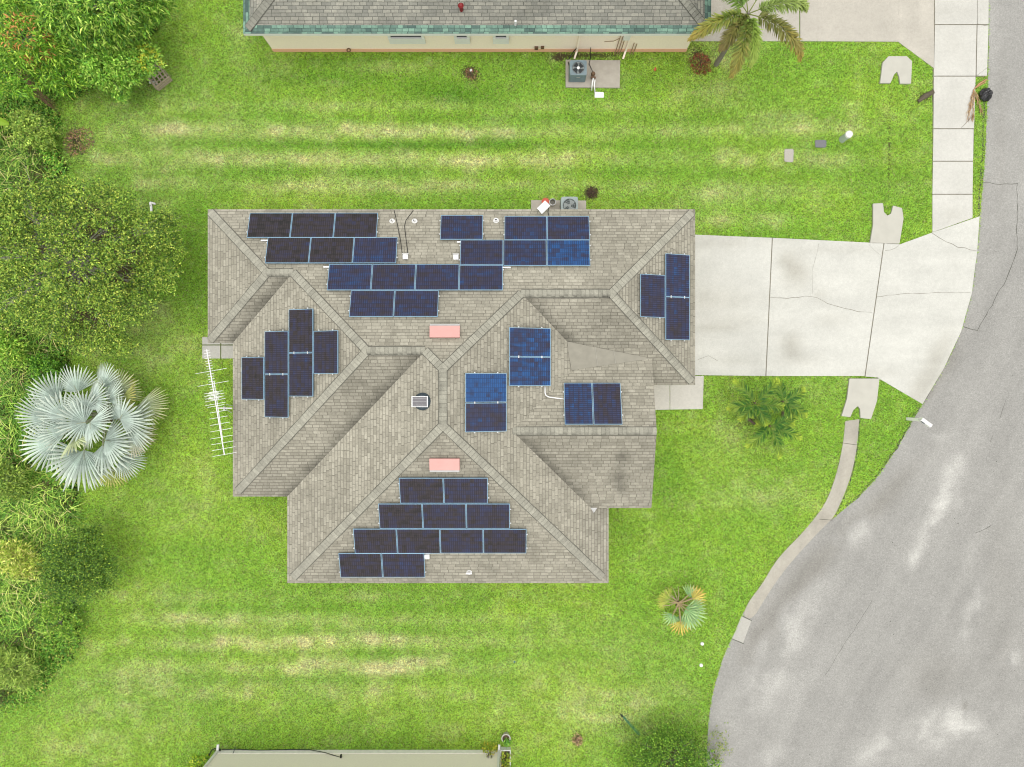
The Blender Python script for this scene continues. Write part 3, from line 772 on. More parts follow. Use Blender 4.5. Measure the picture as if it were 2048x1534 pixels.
def ridge_cap(parent, p0, p1, drop, w=.15, grime=0.0, mat=None, seed=0):
    """overlapping cap shingles bent over a hip or ridge; drop = fall per metre sideways"""
    p0, p1 = np.array(p0, float), np.array(p1, float); L = np.linalg.norm(p1 - p0); d = (p1 - p0) / L
    s = np.array([d[1], -d[0], 0]); s /= np.linalg.norm(s)
    n = max(2, int(L / .165)); rr = random.Random(seed); V, Fs, CC = [], [], []
    base = np.array((mat and A(158, 158, 146) or A(186, 184, 169))[:3])
    for i in range(n):
        a = p0 + d * L * i / n; b = p0 + d * L * (i + 1.25) / n if i < n - 1 else p1
        g = rr.uniform(.85, 1.07); b0 = len(V)
        sp = []
        for q, up in ((a, .045), (b, .018)):
            for t in (-1, -.5, 0, .5, 1):
                zz = q[2] - abs(t) * w * drop * (1 if abs(t) < 1 else 1.0) + up - .010 * abs(t)
                sp.append((*(q[:2] + s[:2] * t * w), zz))
        V += sp
        # butt edge of every piece; its dark colour paints gap shadow and dirt
        for t, k in zip((-1, -.5, 0, .5, 1), range(5)):
            V.append((sp[k][0] - d[0] * .022, sp[k][1] - d[1] * .022, sp[k][2] - .022))
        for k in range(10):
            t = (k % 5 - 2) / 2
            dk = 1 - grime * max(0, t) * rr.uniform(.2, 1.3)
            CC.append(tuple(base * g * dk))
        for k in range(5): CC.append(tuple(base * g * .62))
        for k in range(4):
            Fs.append([b0 + k, b0 + k + 1, b0 + 6 + k, b0 + 5 + k]); Fs.append([b0 + 10 + k, b0 + 11 + k, b0 + k + 1, b0 + k])
    for sg in (-1, 1):  # dark side strips paint the contact shadow along the cap
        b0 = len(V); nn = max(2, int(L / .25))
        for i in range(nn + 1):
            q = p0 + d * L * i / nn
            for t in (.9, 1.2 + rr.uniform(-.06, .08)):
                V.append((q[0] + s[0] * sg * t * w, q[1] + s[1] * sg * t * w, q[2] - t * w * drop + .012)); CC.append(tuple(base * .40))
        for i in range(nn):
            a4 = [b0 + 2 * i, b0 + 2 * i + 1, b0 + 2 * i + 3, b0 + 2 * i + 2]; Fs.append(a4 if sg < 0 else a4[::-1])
    mb = MB(); mb.v = V; mb.c = CC; mb.f = Fs
    return mb.build('ridge_cap', M['cap'], parent, cols=True)

house = thing('house', 'large house with a grey shingle hip roof covered in solar panels', 'house', (-2.5, -.5, 0))
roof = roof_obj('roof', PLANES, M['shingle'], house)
rz = lambda fn, x, y: (x, y, fn(x, y))
DH = PT * .7071
CAPS = [((-12.59, 7.21), (-9.825, 4.445), pBW, DH, 0), ((-12.59, 1.68), (-9.825, 4.445), pBW, DH, .1), ((-9.825, 4.445), (-8.785, 4.445), pN, PT, .6),
        ((-8.785, 4.445), (-5.605, 1.265), pN, DH, .0), ((-11.55, -4.68), (-5.605, 1.265), pW, DH, .0), ((-5.605, 1.265), (-3.355, 1.265), pN, PT, .6),
        ((-3.355, 1.265), (-2.65, .56), pN, DH, 0), ((-2.65, .56), (-2.65, -1.61), pE_, PT, .35), ((.37, 3.575), (-2.65, .56), pN, DH, 0), ((.37, 3.575), (3.945, 3.575), pN, PT, .7),
        ((7.58, 7.21), (3.945, 3.575), pN, DH, 0), ((7.58, -.06), (3.945, 3.575), pGE, DH, .25), ((-9.30, -8.26), (-2.65, -1.61), pS, DH, 0), ((4.0, -8.26), (-2.65, -1.61), pS, DH, .1)]
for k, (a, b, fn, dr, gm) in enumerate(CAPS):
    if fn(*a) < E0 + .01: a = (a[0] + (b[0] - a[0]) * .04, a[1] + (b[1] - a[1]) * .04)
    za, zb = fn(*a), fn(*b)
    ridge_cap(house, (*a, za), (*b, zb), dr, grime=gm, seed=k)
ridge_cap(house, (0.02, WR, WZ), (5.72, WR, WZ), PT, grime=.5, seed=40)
mb = MB()    # saddle of roll roofing behind the porch gable
a, b, c = (2.24, 1.70, 3.187 + .02), (2.42, .54, 3.127 + .02), (5.70, 1.02, 2.965 + .02)
mid = ((a[0] + b[0]) / 2 - .02, (a[1] + b[1]) / 2, (a[2] + b[2]) / 2 + .012)
mb.add([a, b, c, mid], [(0, 3, 2), (3, 1, 2)])
mb.add([(a[0], a[1], a[2] - .03), (b[0], b[1], b[2] - .03), (c[0], c[1], c[2] - .05)], [(0, 1, 2)])
mb.build('roof_saddle', M['membrane'], house)
mb = MB()
for t in (.33, .55):
    p = [mid[i] + (c[i] - mid[i]) * t for i in range(3)]
    yy = (1 - t)
    q0 = [a[i] + (c[i] - a[i]) * t for i in range(3)]; q1 = [b[i] + (c[i] - b[i]) * t for i in range(3)]
    mb = MB(); mb.bar((q0[0], q0[1], q0[2] + .012), (p[0], p[1], p[2] + .010), .02, .006); mb.bar((p[0], p[1], p[2] + .010), (q1[0], q1[1], q1[2] + .012), .02, .006); mb.build('saddle_seam', plain('seam', A(186, 183, 170), .8), house)
pass
# walls, fascia, soffit
def inset(poly, d):
    n = len(poly); out = []
    for i in range(n):
        p, q, r = poly[i - 1], poly[i], poly[(i + 1) % n]
        e1 = Vector((q[0] - p[0], q[1] - p[1])).normalized(); e2 = Vector((r[0] - q[0], r[1] - q[1])).normalized()
        n1 = Vector((-e1.y, e1.x)); n2 = Vector((-e2.y, e2.x))
        out.append((q[0] + (n1.x + n2.x) * d, q[1] + (n1.y + n2.y) * d))
    return out
MAIN = [(-12.59, 7.21), (-12.59, 1.68), (-11.55, 1.68), (-11.55, -4.68), (-9.30, -4.68), (-9.30, -8.26), (4.0, -8.26), (4.0, -.06), (7.58, -.06), (7.58, 7.21)]
mb = MB(); mb.prism(inset(MAIN, .5), -.05, 2.46); mb.prism([(3.45, -4.6), (5.2, -4.6), (5.2, .35), (3.45, .35)], -.05, 2.65)
mb.build('wall', M['peach'], house)
mb = MB()
for poly, zt in ((MAIN, 2.585),):
    i0 = inset(poly, .012); i1 = inset(poly, .05); n = len(poly)
    for k in range(n):
        q = (k + 1) % n
        mb.prism([i0[k], i0[q], i1[q], i1[k]], zt - .17, zt)
mb.box((4.6, -5.08, 2.75), (2.2, .03, .17)); mb.box((5.70, -3.5, 2.72), (.03, 3.2, .13)); 
mb.prism([(5.685, -5.10), (5.71, -5.10), (5.71, 1.0), (5.685, 1.0)], 2.66, 2.79)
mb.build('fascia', M['white'], house)
mb = MB(); mb.prism(inset(MAIN, .05), 2.44, 2.50); mb.build('soffit', M['white'], house)
mb = MB()   # gable end boards and underside of the porch roof
for s, e in ((-1, -5.10), (1, 1.0)):
    z = WZ - abs(e - WR) * PT
    mb.add([(5.715, WR, WZ - .005), (5.715, e, z - .005), (5.715, e, z - .17), (5.715, WR, WZ - .17)], [(0, 1, 2, 3)])
    mb.add([(2.0, WR, WZ - .16), (2.0, e, z - .16), (5.7, e, z - .16), (5.7, WR, WZ - .16)], [(0, 1, 2, 3)])
mb.build('gable_board', M['white'], house)
mb = MB(); mb.add([(5.21, -4.7, 2.6), (5.21, .9, 2.6), (5.21, WR, 3.7)], [(0, 1, 2)]); mb.build('gable_wall', M['peach'], house)
mb = MB()    # white return corners seen below the eaves
for cx, cy, s in ((-9.12, -4.78, 1), (3.30, -5.22, 1)):
    mb = MB(); mb.add([(cx - .22, cy + .15, 2.50), (cx + .1, cy + .15, 2.50), (cx + .1, cy - .14, 2.50), (cx - .02, cy - .02, 2.5)], [(0, 3, 2, 1)]); mb.build('eave_return', M['white'], house)
mb = MB(); mb.add([(3.22, -5.10, 2.86), (3.50, -5.10, 2.86), (3.36, -5.32, 2.82)], [(2, 1, 0), (0, 1, 2)])
mb.build('eave_return', M['white'], house)
# roof vents
def vent_box(cx, cy, fn, up):
    z = fn(cx, cy); w, d = 1.17, .46
    f = thing
    th = math.atan(PT) * (1 if up > 0 else -1)
    Mx = Matrix.Translation((cx, cy, z)) @ Matrix.Rotation(-th * .55, 4, 'X')
    mb = MB(); mb.box(None, (w, d, .16), M=Mx @ Matrix.Translation((0, 0, .14)))
    o = mb.build('roof_vent', M['pink'], house, bevel=.012)
    o['label'] = 'pink box vent' 
    mb = MB(); mb.box(None, (w - .02, .07, .10), M=Mx @ Matrix.Translation((0, up * (d / 2 + .036), .16)))
    mb.build('vent_flashing', M['flash'], o)
vent_box(*P(891, 666, 4.2)[:2], pN, 1)
vent_box(*P(890, 926, 4.3)[:2], pS, -1)
# solar attic fan
cx, cy = P(842, 803, 4.6)[:2]; z = pSW(cx, cy)
mb = MB(); mb.cyl((cx + .06, cy, z - .1), .30, .2, 28); mb.cyl((cx + .06, cy, z + .1), .34, .10, 28, .26)
fan = mb.build('attic_fan', M['darkmetal'], house)
mb = MB(); Mx = Matrix.Translation((cx - .02, cy, z + .27)) @ Matrix.Rotation(-.12, 4, 'Y'); mb.box(None, (.60, .38, .03), M=Mx)
mb.build('fan_panel', plain('fan_panel_cells', (.13, .125, .135, 1), .4, noise=.1), fan)
mb = MB()
for s in (-1, 1): mb.box(None, (.035, .42, .045), M=Mx @ Matrix.Translation((s * .30, 0, 0))); mb.box(None, (.58, .02, .045), M=Mx @ Matrix.Translation((0, s * .195, 0)))
for k in range(3): mb.box(None, (.55, .004, .004), M=Mx @ Matrix.Translation((0, -.13 + k * .13, .018)))
mb.build('panel_frame', M['clamp'], fan)
# plumbing vents
for px, py, fn, r in ((783, 441, pN, .05), (828, 441, pN, .05), (992, 440, pN, .06), (938, 1146, pS, .045)):
    x, y = P(px, py, 2.95)[:2]; z = fn(x, y)
    mb = MB(); mb.cyl((x, y, z - .05), r, .28, 14); mb.cyl((x, y, z + .0), r + .07, .05, 16, r + .01)
    if py > 1000: mb.bar((x - .12, y, z + .24), (x + .12, y, z + .24), .06)
    o = mb.build('vent_pipe', M['white'], house)
    mb = MB(); mb.cyl((x, y, z + .232), r * .6, .004, 12); 
    if py < 1000: mb.build('pipe_bore', M['void'], o)

# ------------------------------------------------------------------ solar panels (one object each)
def on_plane(px, py, fn, off=.13):
    z = 3.5
    for _ in range(30):
        x, y, _z = P(px, py, z); z = .5 * z + .5 * (fn(x, y) + off)
    x, y, _z = P(px, py, z)
    return np.array((x, y, fn(x, y) + off))
PANEL = {}
def panel_proto(key, w, h):
    """w along local x (long), h along local y"""
    t = .038
    V = np.array([(-w / 2, -h / 2, t), (w / 2, -h / 2, t), (w / 2, h / 2, t), (-w / 2, h / 2, t)]) 
    e = .018
    sh = bpy.data.meshes.new('cell_sheet')
    sh.from_pydata([(x * (1 - 2 * e / w), y * (1 - 2 * e / h), t - .004) for x, y, _ in V], [], [(0, 1, 2, 3)])
    l = sh.uv_layers.new(name='UVMap')
    for i, uv in enumerate(((0, 0), (1, 0), (1, 1), (0, 1))): l.data[i].uv = uv
    sh.materials.append(M['solar'])
    mb = MB()
    for s in (-1, 1):
        mb.box((0, s * (h / 2 - e / 2), t / 2), (w, e, t)); mb.box((s * (w / 2 - e / 2), 0, t / 2), (e, h - 2 * e, t))
    fr = bpy.data.meshes.new('panel_frame'); fr.from_pydata(mb.v, [], mb.f); fr.materials.append(M['frame'])
    mb = MB(); mb.box((0, 0, .012), (w - 2 * e - .002, h - 2 * e - .002, .012))
    bk = bpy.data.meshes.new('backsheet'); bk.from_pydata(mb.v, [], mb.f); bk.materials.append(M['frame_s'])
    mb = MB(); mb.box((0, 0, .022), (.05, .04, .05)); mb.cyl((0, 0, .046), .012, .012, 8)
    cl = bpy.data.meshes.new('clamp'); cl.from_pydata(mb.v, [], mb.f); cl.materials.append(M['clamp'])
    return sh, fr, bk, cl
def frame_axes(d):
    """x across the slope, y up the slope, z normal for downslope direction d"""
    up = Vector((-d[0], -d[1], PT)).normalized(); n = Vector((d[0] * PT, d[1] * PT, 1)).normalized()
    return up.cross(n), up, n
ORD = ['first', 'second', 'third', 'fourth']
def add_panel(c, d, across, upl, long_axis, tone, label, group, left_clamps=False, right_clamps=False):
    xa, ya, za = frame_axes(d)
    if long_axis == 'up': lx, ly, w, h = ya, -xa, upl, across
    else: lx, ly, w, h = xa, ya, across, upl
    key = (round(w, 3), round(h, 3))
    if key not in PANEL: PANEL[key] = panel_proto(key, w, h)
    sh, fr, bk, cl = PANEL[key]
    o = bpy.data.objects.new('solar_panel', None); o.empty_display_size = .2
    m = Matrix((lx, ly, za)).transposed().to_4x4(); m.translation = Vector(c)
    o.matrix_world = m; COL.objects.link(o); tag(o, label, 'solar panel', group)
    for nm, me in (('cell_sheet', sh), ('panel_frame', fr), ('backsheet', bk)):
        q = bpy.data.objects.new(nm, me); link(q, o)
        if nm == 'cell_sheet': q.color = (tone * 1.0 + .03, 0, 0, 1)
    inv = m.to_3x3().inverted()
    for flag, s in ((left_clamps, -1), (right_clamps, 1)):
        if flag:
            for t in (-.28, .28):
                if long_axis == 'up': off = xa * s * (across / 2 + .03) + ya * upl * t
                else: off = xa * s * (across / 2 + .03) + ya * upl * t
                q = bpy.data.objects.new('clamp', cl); link(q, o); q.location = inv @ off
    return o

def row(x0, x1, y0, y1, n, fn, d, long_axis, tones, where, group, vertical=False, clamps=True):
    """row of n panels filling a photo rectangle; split along x (or along y when vertical)"""
    for i in range(n):
        if not vertical:
            ax0 = x0 + (x1 - x0) * i / n; ax1 = x0 + (x1 - x0) * (i + 1) / n; ay0, ay1 = y0, y1
        else:
            ay0 = y0 + (y1 - y0) * i / n; ay1 = y0 + (y1 - y0) * (i + 1) / n; ax0, ax1 = x0, x1
        c = on_plane((ax0 + ax1) / 2, (ay0 + ay1) / 2, fn)
        k = (H - c[2]) / F
        mx0, my0 = (ax0 + ax1) / 2, (ay0 + ay1) / 2
        sx = float(np.linalg.norm(on_plane(ax1, my0, fn) - on_plane(ax0, my0, fn))); sy = float(np.linalg.norm(on_plane(mx0, ay1, fn) - on_plane(mx0, ay0, fn)))
        c = (on_plane(ax0, my0, fn) + on_plane(ax1, my0, fn)) / 2 if d[0] else (on_plane(mx0, ay0, fn) + on_plane(mx0, ay1, fn)) / 2
        cs = 1.0
        if d[1]: across, upl = sx - .016, sy * cs - .014
        else: across, upl = sy - .016, sx * cs - .014
        across, upl = round(across * 50) / 50 , round(upl * 50) / 50
        if long_axis == 'up': across, upl = (across, upl)
        tone = tones[i % len(tones)]
        lab = where[i] if isinstance(where, (list, tuple)) else where
        first, last = (i == 0), (i == n - 1)
        if d[0] != 0:   # across axis is picture y
            up = -d[0]
            # xa points: for d=(-1,0) -> computed in add_panel; clamp both free ends
            add_panel(c, d, across, upl, long_axis, tone, lab, group, clamps, clamps)
        else:
            l, r = (first, last) if d[1] < 0 else (last, first)
            add_panel(c, d, across, upl, long_axis, tone, lab, group, clamps and l, clamps and r)
GN = 'solar panels on the north roof slope'; GW = 'solar panels on the west roof slope'; GS = 'solar panels on the south roof slope'
GE = 'solar panels on the garage end slope'; GM = 'solar panels on the inner east slope'; GP = 'solar panels on the porch wing'
o3 = lambda rowname: ['leftmost solar panel of ' + rowname, 'middle solar panel of ' + rowname, 'rightmost solar panel of ' + rowname]
row(497, 755, 426.5, 476, 3, pN, (0, 1), 'across', (.02, .10, .12), ['blackest solar panel, nearest the top left corner of the big roof', 'middle solar panel of the topmost three beside the top left hip', 'right hand solar panel of the topmost three, left of the roof cables'], GN)
row(533, 794, 475.5, 527, 3, pN, (0, 1), 'across', (.12, .12, .42), ['left solar panel of three in the second row by the top left hip', 'dark middle solar panel of three in the second row left of the cables', 'bluer solar panel just left of the cable box on the north slope'], GN)
row(656, 1006, 529, 581, 4, pN, (0, 1), 'across', (.45, .35, .38, .42), ['leftmost solar panel of the row of four across the north slope', 'second solar panel from the left in the north row of four', 'third solar panel from the left in the north row of four', 'rightmost solar panel of the north row of four, under the white junction box'], GN)
row(700, 877, 581.5, 634, 2, pN, (0, 1), 'across', (.33, .40), ['left solar panel of the lowest pair on the north slope', 'right solar panel of the lowest pair, above left of the pink vent'], GN)
row(881, 966, 431, 480, 1, pN, (0, 1), 'across', (.42,), ['solar panel standing alone at the top between the roof pipes'], GN)
row(1009, 1179, 433, 481, 2, pN, (0, 1), 'across', (.42, .40), ['top left solar panel of the block of five near the pale condenser', 'top right solar panel of the block of five near the pale condenser'], GN)
row(920, 1180, 480.5, 532, 3, pN, (0, 1), 'across', (.38, .48, .72), ['solar panel beside the right hand white junction box on the north slope', 'lower middle solar panel of the block of five on the north slope', 'bright blue solar panel at the lower right of the north block of five'], GN)
row(1280, 1329.5, 549, 635, 1, pGE, (1, 0), 'across', (.36,), ['left one of the three upright solar panels above the driveway'], GE)
row(1330, 1379, 508.5, 680, 2, pGE, (1, 0), 'across', (.46, .34), ['upper right upright solar panel at the driveway eave', 'lower right upright solar panel at the driveway eave'], GE, True)
row(484, 529, 714, 799, 1, pW, (-1, 0), 'across', (.14,), ['lone leftmost upright solar panel by the antenna'], GW)
row(530, 578, 662, 835, 2, pW, (-1, 0), 'across', (.22, .20), ['upper panel of the second column in the west array', 'lowest panel of the second column in the west array'], GW, True)
row(578.5, 627, 618, 793, 2, pW, (-1, 0), 'across', (.16, .24), ['topmost upright solar panel of the west array', 'lower panel of the third column in the west array'], GW, True)
row(628, 677, 661, 748, 1, pW, (-1, 0), 'across', (.22,), ['lone rightmost upright solar panel of the west array'], GW)
row(1018, 1101, 655.5, 772, 2, pE_, (1, 0), 'up', (.62, .66), ['top one of the four bright blue panels on the inner east slope', 'second bright blue panel, above the white conduit'], GM, True)
row(930, 1013, 746, 864, 2, pE_, (1, 0), 'up', (.85, .40), ['brightest blue panel, right of the top ridge', 'darker lower panel of the left pair right of the top ridge'], GM, True)
row(1128, 1243, 766, 849.5, 2, pPN, (0, 1), 'up', (.55, .32), ['left upright panel on the porch wing, joined to the white conduit', 'right dark upright panel on the porch wing'], GP)
row(799, 976, 955, 1006, 2, pS, (0, -1), 'across', (.16, .28), ['left solar panel of the top pair under the lower pink vent', 'right solar panel of the top pair under the lower pink vent'], GS)
row(758, 1020, 1006.5, 1056.5, 3, pS, (0, -1), 'across', (.14, .22, .22), ['left panel of the row of three on the south slope', 'middle panel of the row of three on the south slope', 'right panel of the row of three on the south slope'], GS)
row(708, 1053, 1057, 1106, 4, pS, (0, -1), 'across', (.14, .14, .24, .15), ['leftmost panel of the row of four on the south slope', 'second panel from the left in the south row of four', 'third panel from the left in the south row of four', 'rightmost panel of the row of four on the south slope'], GS)
row(679, 850, 1105.5, 1154, 2, pS, (0, -1), 'across', (.16, .24), ['left panel of the bottom pair at the south eave', 'right panel of the bottom pair, beside a small white box'], GS)

def roof_pt(px, py, fn, off): return tuple(on_plane(px, py, fn, off))
for a, b, fn, lab in (((522, 481), (560, 481), pN, 'stub of aluminium rail left of the second panel row'), ((647, 534), (690, 534), pN, 'stub of aluminium rail left of the row of four panels'),
                      ((914, 484), (950, 484), pN, 'stub of aluminium rail under the lone top panel'), ((985, 535), (1021, 535), pN, 'stub of aluminium rail right of the row of four panels')):
    mb = MB(); mb.bar(roof_pt(*a, fn, .08), roof_pt(*b, fn, .08), .05, .05)
    tag(mb.build('mounting_rail', M['clamp']), lab, 'rail', 'rail stubs under the panels')
mb = MB(); mb.tube([roof_pt(px, py, pN, o) for px, py, o in ((788, 420, .0), (790, 428, .03), (795, 450, .03), (801, 480, .03), (804, 505, .03), (808, 518, .04), (812, 520, .04), (815, 516, .04), (815, 500, .03), (811, 470, .03), (809, 452, .03), (812, 440, .03), (822, 427, .03), (827, 421, 0))], .013, 6)
tag(mb.build('roof_cable', M['black']), 'loop of thin black cable from the eave around a white junction box', 'cable')
for px, py, fn, lab in ((811, 514, pN, 'small white junction box inside the black cable loop'), (912, 515, pN, 'small white junction box left of a blue panel'), (854, 1113, pS, 'small white junction box beside the bottom panel pair')):
    c = on_plane(px, py, fn, .05); t = thing('junction_box', lab, 'junction box', tuple(c), 'junction boxes on the roof')
    mb = MB(); mb.box((c[0], c[1], c[2] + .02), (.22, .2, .12)); mb.build('box_body', M['white'], t, bevel=.03)
    mb = MB(); mb.box((c[0], c[1] + .13, c[2] + .02), (.26, .05, .05)); mb.build('box_flange', M['flash'], t)
mb = MB()
q = [roof_pt(1090, 772, pE_, .06), roof_pt(1090, 785, pE_, .06), roof_pt(1092, 791, pE_, .07), roof_pt(1098, 794, pE_, .08), roof_pt(1112, 796, pPN, .07), roof_pt(1130, 798, pPN, .06)]
mb.tube(q, .026, 10); tag(mb.build('conduit', M['white'], smooth=True), 'white bent conduit joining two groups of panels over a valley', 'conduit')

# ------------------------------------------------------------------ neighbour house at the top of the picture
nh = thing('house', 'peach walled house with green edged grey roof at the top of the photo', 'house', (-1.4, 20, 0))
x0, x1, y0, y1 = -11.12, 8.24, 14.47, 27.5
hy = (y1 - y0) / 2
e = E0
f1 = lambda x, y: E0 + (y - y0) * PT
f2 = lambda x, y: E0 + (x - x0) * PT
f3 = lambda x, y: E0 + (x1 - x) * PT
f4 = lambda x, y: E0 + (y1 - y) * PT
ra, rb = (x0 + hy, y0 + hy), (x1 - hy, y0 + hy)
NP = [(f1, [(x0, y0), (x1, y0), rb, ra], (0, -1), .12), (f2, [(x0, y1), (x0, y0), ra], (-1, 0), .0), (f3, [(x1, y0), (x1, y1), rb], (1, 0), .05), (f4, [(x1, y1), (x0, y1), ra, rb], (0, 1), 0)]
roof_obj('roof', NP, M['shingle_n'], nh)
g = .30
GP_ = [(f1, [(x0, y0), (x1, y0), (x1 - g, y0 + g), (x0 + g, y0 + g)], (0, -1), .0), (f2, [(x0, y1), (x0, y0), (x0 + g, y0 + g), (x0 + g, y1 - g)], (-1, 0), .0), (f3, [(x1, y0), (x1, y1), (x1 - g, y1 - g), (x1 - g, y0 + g)], (1, 0), 0)]
roof_obj('eave_course', GP_, M['shingle_g'], nh, lift=.012)
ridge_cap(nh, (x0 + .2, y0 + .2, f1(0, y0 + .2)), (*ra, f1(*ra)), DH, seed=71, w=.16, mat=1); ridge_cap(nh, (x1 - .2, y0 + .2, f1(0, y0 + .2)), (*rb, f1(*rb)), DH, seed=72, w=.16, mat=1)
mb = MB()
mb.box(((x0 + x1) / 2, y0 + .02, 2.51), (x1 - x0, .04, .15)); mb.box((x0 + .02, (y0 + y1) / 2, 2.51), (.04, y1 - y0 - .1, .15)); mb.box((x1 - .02, (y0 + y1) / 2, 2.51), (.04, y1 - y0 - .1, .15))
mb.build('fascia', M['white'], nh)
mb = MB(); mb.box(((x0 + x1) / 2, (y0 + y1) / 2, 2.455), (x1 - x0 - .1, y1 - y0 - .1, .03)); mb.build('soffit', M['white'], nh)
wy = P(0, 103.5)[1]; wx0, wx1 = P(548, 103)[0], P(1371, 108)[0]
mb = MB(); mb.box(((wx0 + wx1) / 2, (wy + 27) / 2, 1.36), (wx1 - wx0, 27 - wy, 2.16)); mb.build('wall', M['peach'], nh)
mb = MB(); mb.box(((wx0 + wx1) / 2, (wy + 27) / 2, .13), (wx1 - wx0 + .03, 27 - wy + .03, .30)); mb.build('wall_base', M['pinkband'], nh)
for px0, px1 in ((778, 850), (909, 940), (986, 1018)):
    k = 30.8 / F; a, b = (px0 - 1024) * k, (px1 - 1024) * k; c = (a + b) / 2; w = b - a
    fr = MB()
    for bx_ in ((c, wy - .04, 1.16, w, .10, .48), (c, wy - .04, 2.35, w, .08, .12), (a + .06, wy - .04, 1.665, .12, .08, 1.25), (b - .06, wy - .04, 1.665, .12, .08, 1.25)):
        fr.box(bx_[:3], (bx_[3], bx_[4], bx_[5]))
    o = fr.build('window', M['white'], nh)
    mb = MB(); mb.box((c, wy - .012, 1.665), (w - .24, .02, 1.25)); mb.build('pane', M['glass'], o)
mb = MB()
for px in (1153, 1250):
    mb = MB(); xx = P(px, 103)[0]; mb.box((xx, wy - .05, 1.3), (.08, .08, 2.3)); mb.bar((xx, wy - .05, .18), (xx - .1, wy - .35, .06), .08); mb.build('downpipe', M['peach'], nh)
pass
xx = P(1243, 90)[0]
mb = MB(); mb.box((xx, wy - .06, 1.5), (.30, .12, .45)); mb.build('meter_box', M['white'], nh, bevel=.02)
mb = MB()
for dx_, zt in ((-.28, 1.9), (-.16, 1.4), (-.05, 1.25), (.42, .9), (.55, .8)): mb.tube([(xx + dx_, wy - .04, zt), (xx + dx_, wy - .04, .3), (xx + dx_ - .05, wy - .12, .02)], .018, 6)
mb.tube([(xx - .9, wy - .03, 1.0), (xx - .5, wy - .03, 1.05), (xx - .28, wy - .03, 1.3)], .012, 6)
mb.build('conduit_pipe', plain('tan_conduit', A(190, 158, 128), .6), nh)
mb = MB(); xx = P(1072, 95)[0]; mb.box((xx, wy - .05, .45), (.16, .1, .16)); xx = P(701, 98)[0]; mb.ring((xx, wy - .1, .35), .05, .10, .02, 14); xx = P(1084, 95)[0]; mb.box((xx, wy - .05, .5), (.14, .08, .14))
mb.build('hose_bib', M['brass'], nh)
x, y = P(921, 6, 3.4)[:2]; z = f1(x, y)
mb = MB(); mb.cyl((x, y, z - .05), .08, .42, 14); mb.cyl((x, y, z + .33), .12, .07, 14, .06); mb.build('flue', plain('red_flue', A(150, 30, 35), .5), nh)
x, y = P(1031, 44, 2.95)[:2]; z = f1(x, y)
mb = MB(); mb.cyl((x, y, z - .05), .045, .38, 12); mb.build('vent_pipe', M['white'], nh)

# ------------------------------------------------------------------ house at the bottom edge
bh = thing('house', 'cream stucco house wall at the bottom edge of the photo', 'house', (-6.9, -22, 0))
by0 = P(0, 1500)[1]; bx0, bx1 = P(440, 1500)[0], P(996, 1504)[0]
mb = MB(); mb.box(((bx0 + bx1) / 2, (by0 - 28) / 2, 1.43), (bx1 - bx0, by0 + 28, 2.26)); mb.build('wall', M['cream'], bh)
mb = MB(); mb.box(((bx0 + bx1) / 2, (by0 - 28) / 2, .14), (bx1 - bx0 + .03, by0 + 28.03, .32)); mb.build('wall_base', plain('pale_base', (.88, .86, .82, 1), .8), bh)
mb = MB()
X0, X1, Y1, Y0 = bx0 - .45, bx1 + .45, by0 + .28, -28.3; hx = (X1 - X0) / 2
mb.add([(X0, Y1, 2.6), (X1, Y1, 2.6), (X1 - hx, Y1 - hx, 2.6 + hx * PT), (X0, Y0, 2.6), (X1, Y0, 2.6)], [(0, 2, 1), (0, 3, 2), (1, 2, 4), (3, 4, 2)])
mb.c = [(.9, .9, .9)] * len(mb.v); ro = mb.build('roof', M['shingle_n'], bh, cols=True)
l = ro.data.uv_layers.new(name='UVMap')
for lo in ro.data.loops: v = ro.data.vertices[lo.vertex_index].co; l.data[lo.index].uv = (v.x, v.y)
mb = MB(); mb.box(((X0 + X1) / 2, (Y0 + Y1) / 2, 2.5), (X1 - X0 - .02, Y1 - Y0 - .02, .16)); mb.build('fascia', M['white'], bh)
for xx, s in ((bx0, -1), (bx1, 1)):
    mb = MB(); mb.box((xx + s * .04, by0 + .045, 1.28), (.10, .085, 2.3)); mb.bar((xx + s * .04, by0 + .045, .16), (xx + s * .06, by0 + .28, .06), .10, .09)
    mb.build('downpipe', M['white'], bh, bevel=.01)
W = lambda px, py, z: P(px, py, z)
mb = MB(); mb.tube([W(418, 1516, .05), W(419, 1508, .05), W(423, 1500, .05), (*W(430, 1497, .06)[:2], .06), W(437, 1498, .08), W(442, 1500, .2)], .022, 8)
mb.tube([W(441, 1503, .1), W(436, 1504, .12), W(430, 1503, .1), W(430, 1500, .1), W(434, 1500, .12), W(441, 1502, .12)], .02, 8)
mb.tube([W(444, 1499, .1), W(470, 1498.5, .08), W(520, 1500.5, .06), W(580, 1499, .05), W(620, 1499.5, .08), W(650, 1505, .35), W(682, 1515, .62)], .016, 8)
tag(mb.build('garden_hose', M['black'], smooth=True), 'black hose looping round the wall corner and along the cream wall', 'hose')
mb = MB(); mb.tube([W(471, 1494, .02), W(466, 1507, .3), W(461, 1520, .6)], .012, 6); tag(mb.build('thin_rod', M['darkmetal']), 'thin dark rod leaning on the cream wall', 'rod')
c = W(682, 1515, .64); mb = MB(); mb.box((c[0], by0 + .06, c[2]), (.07, .12, .12)); mb.build('tap', M['black'], bh)

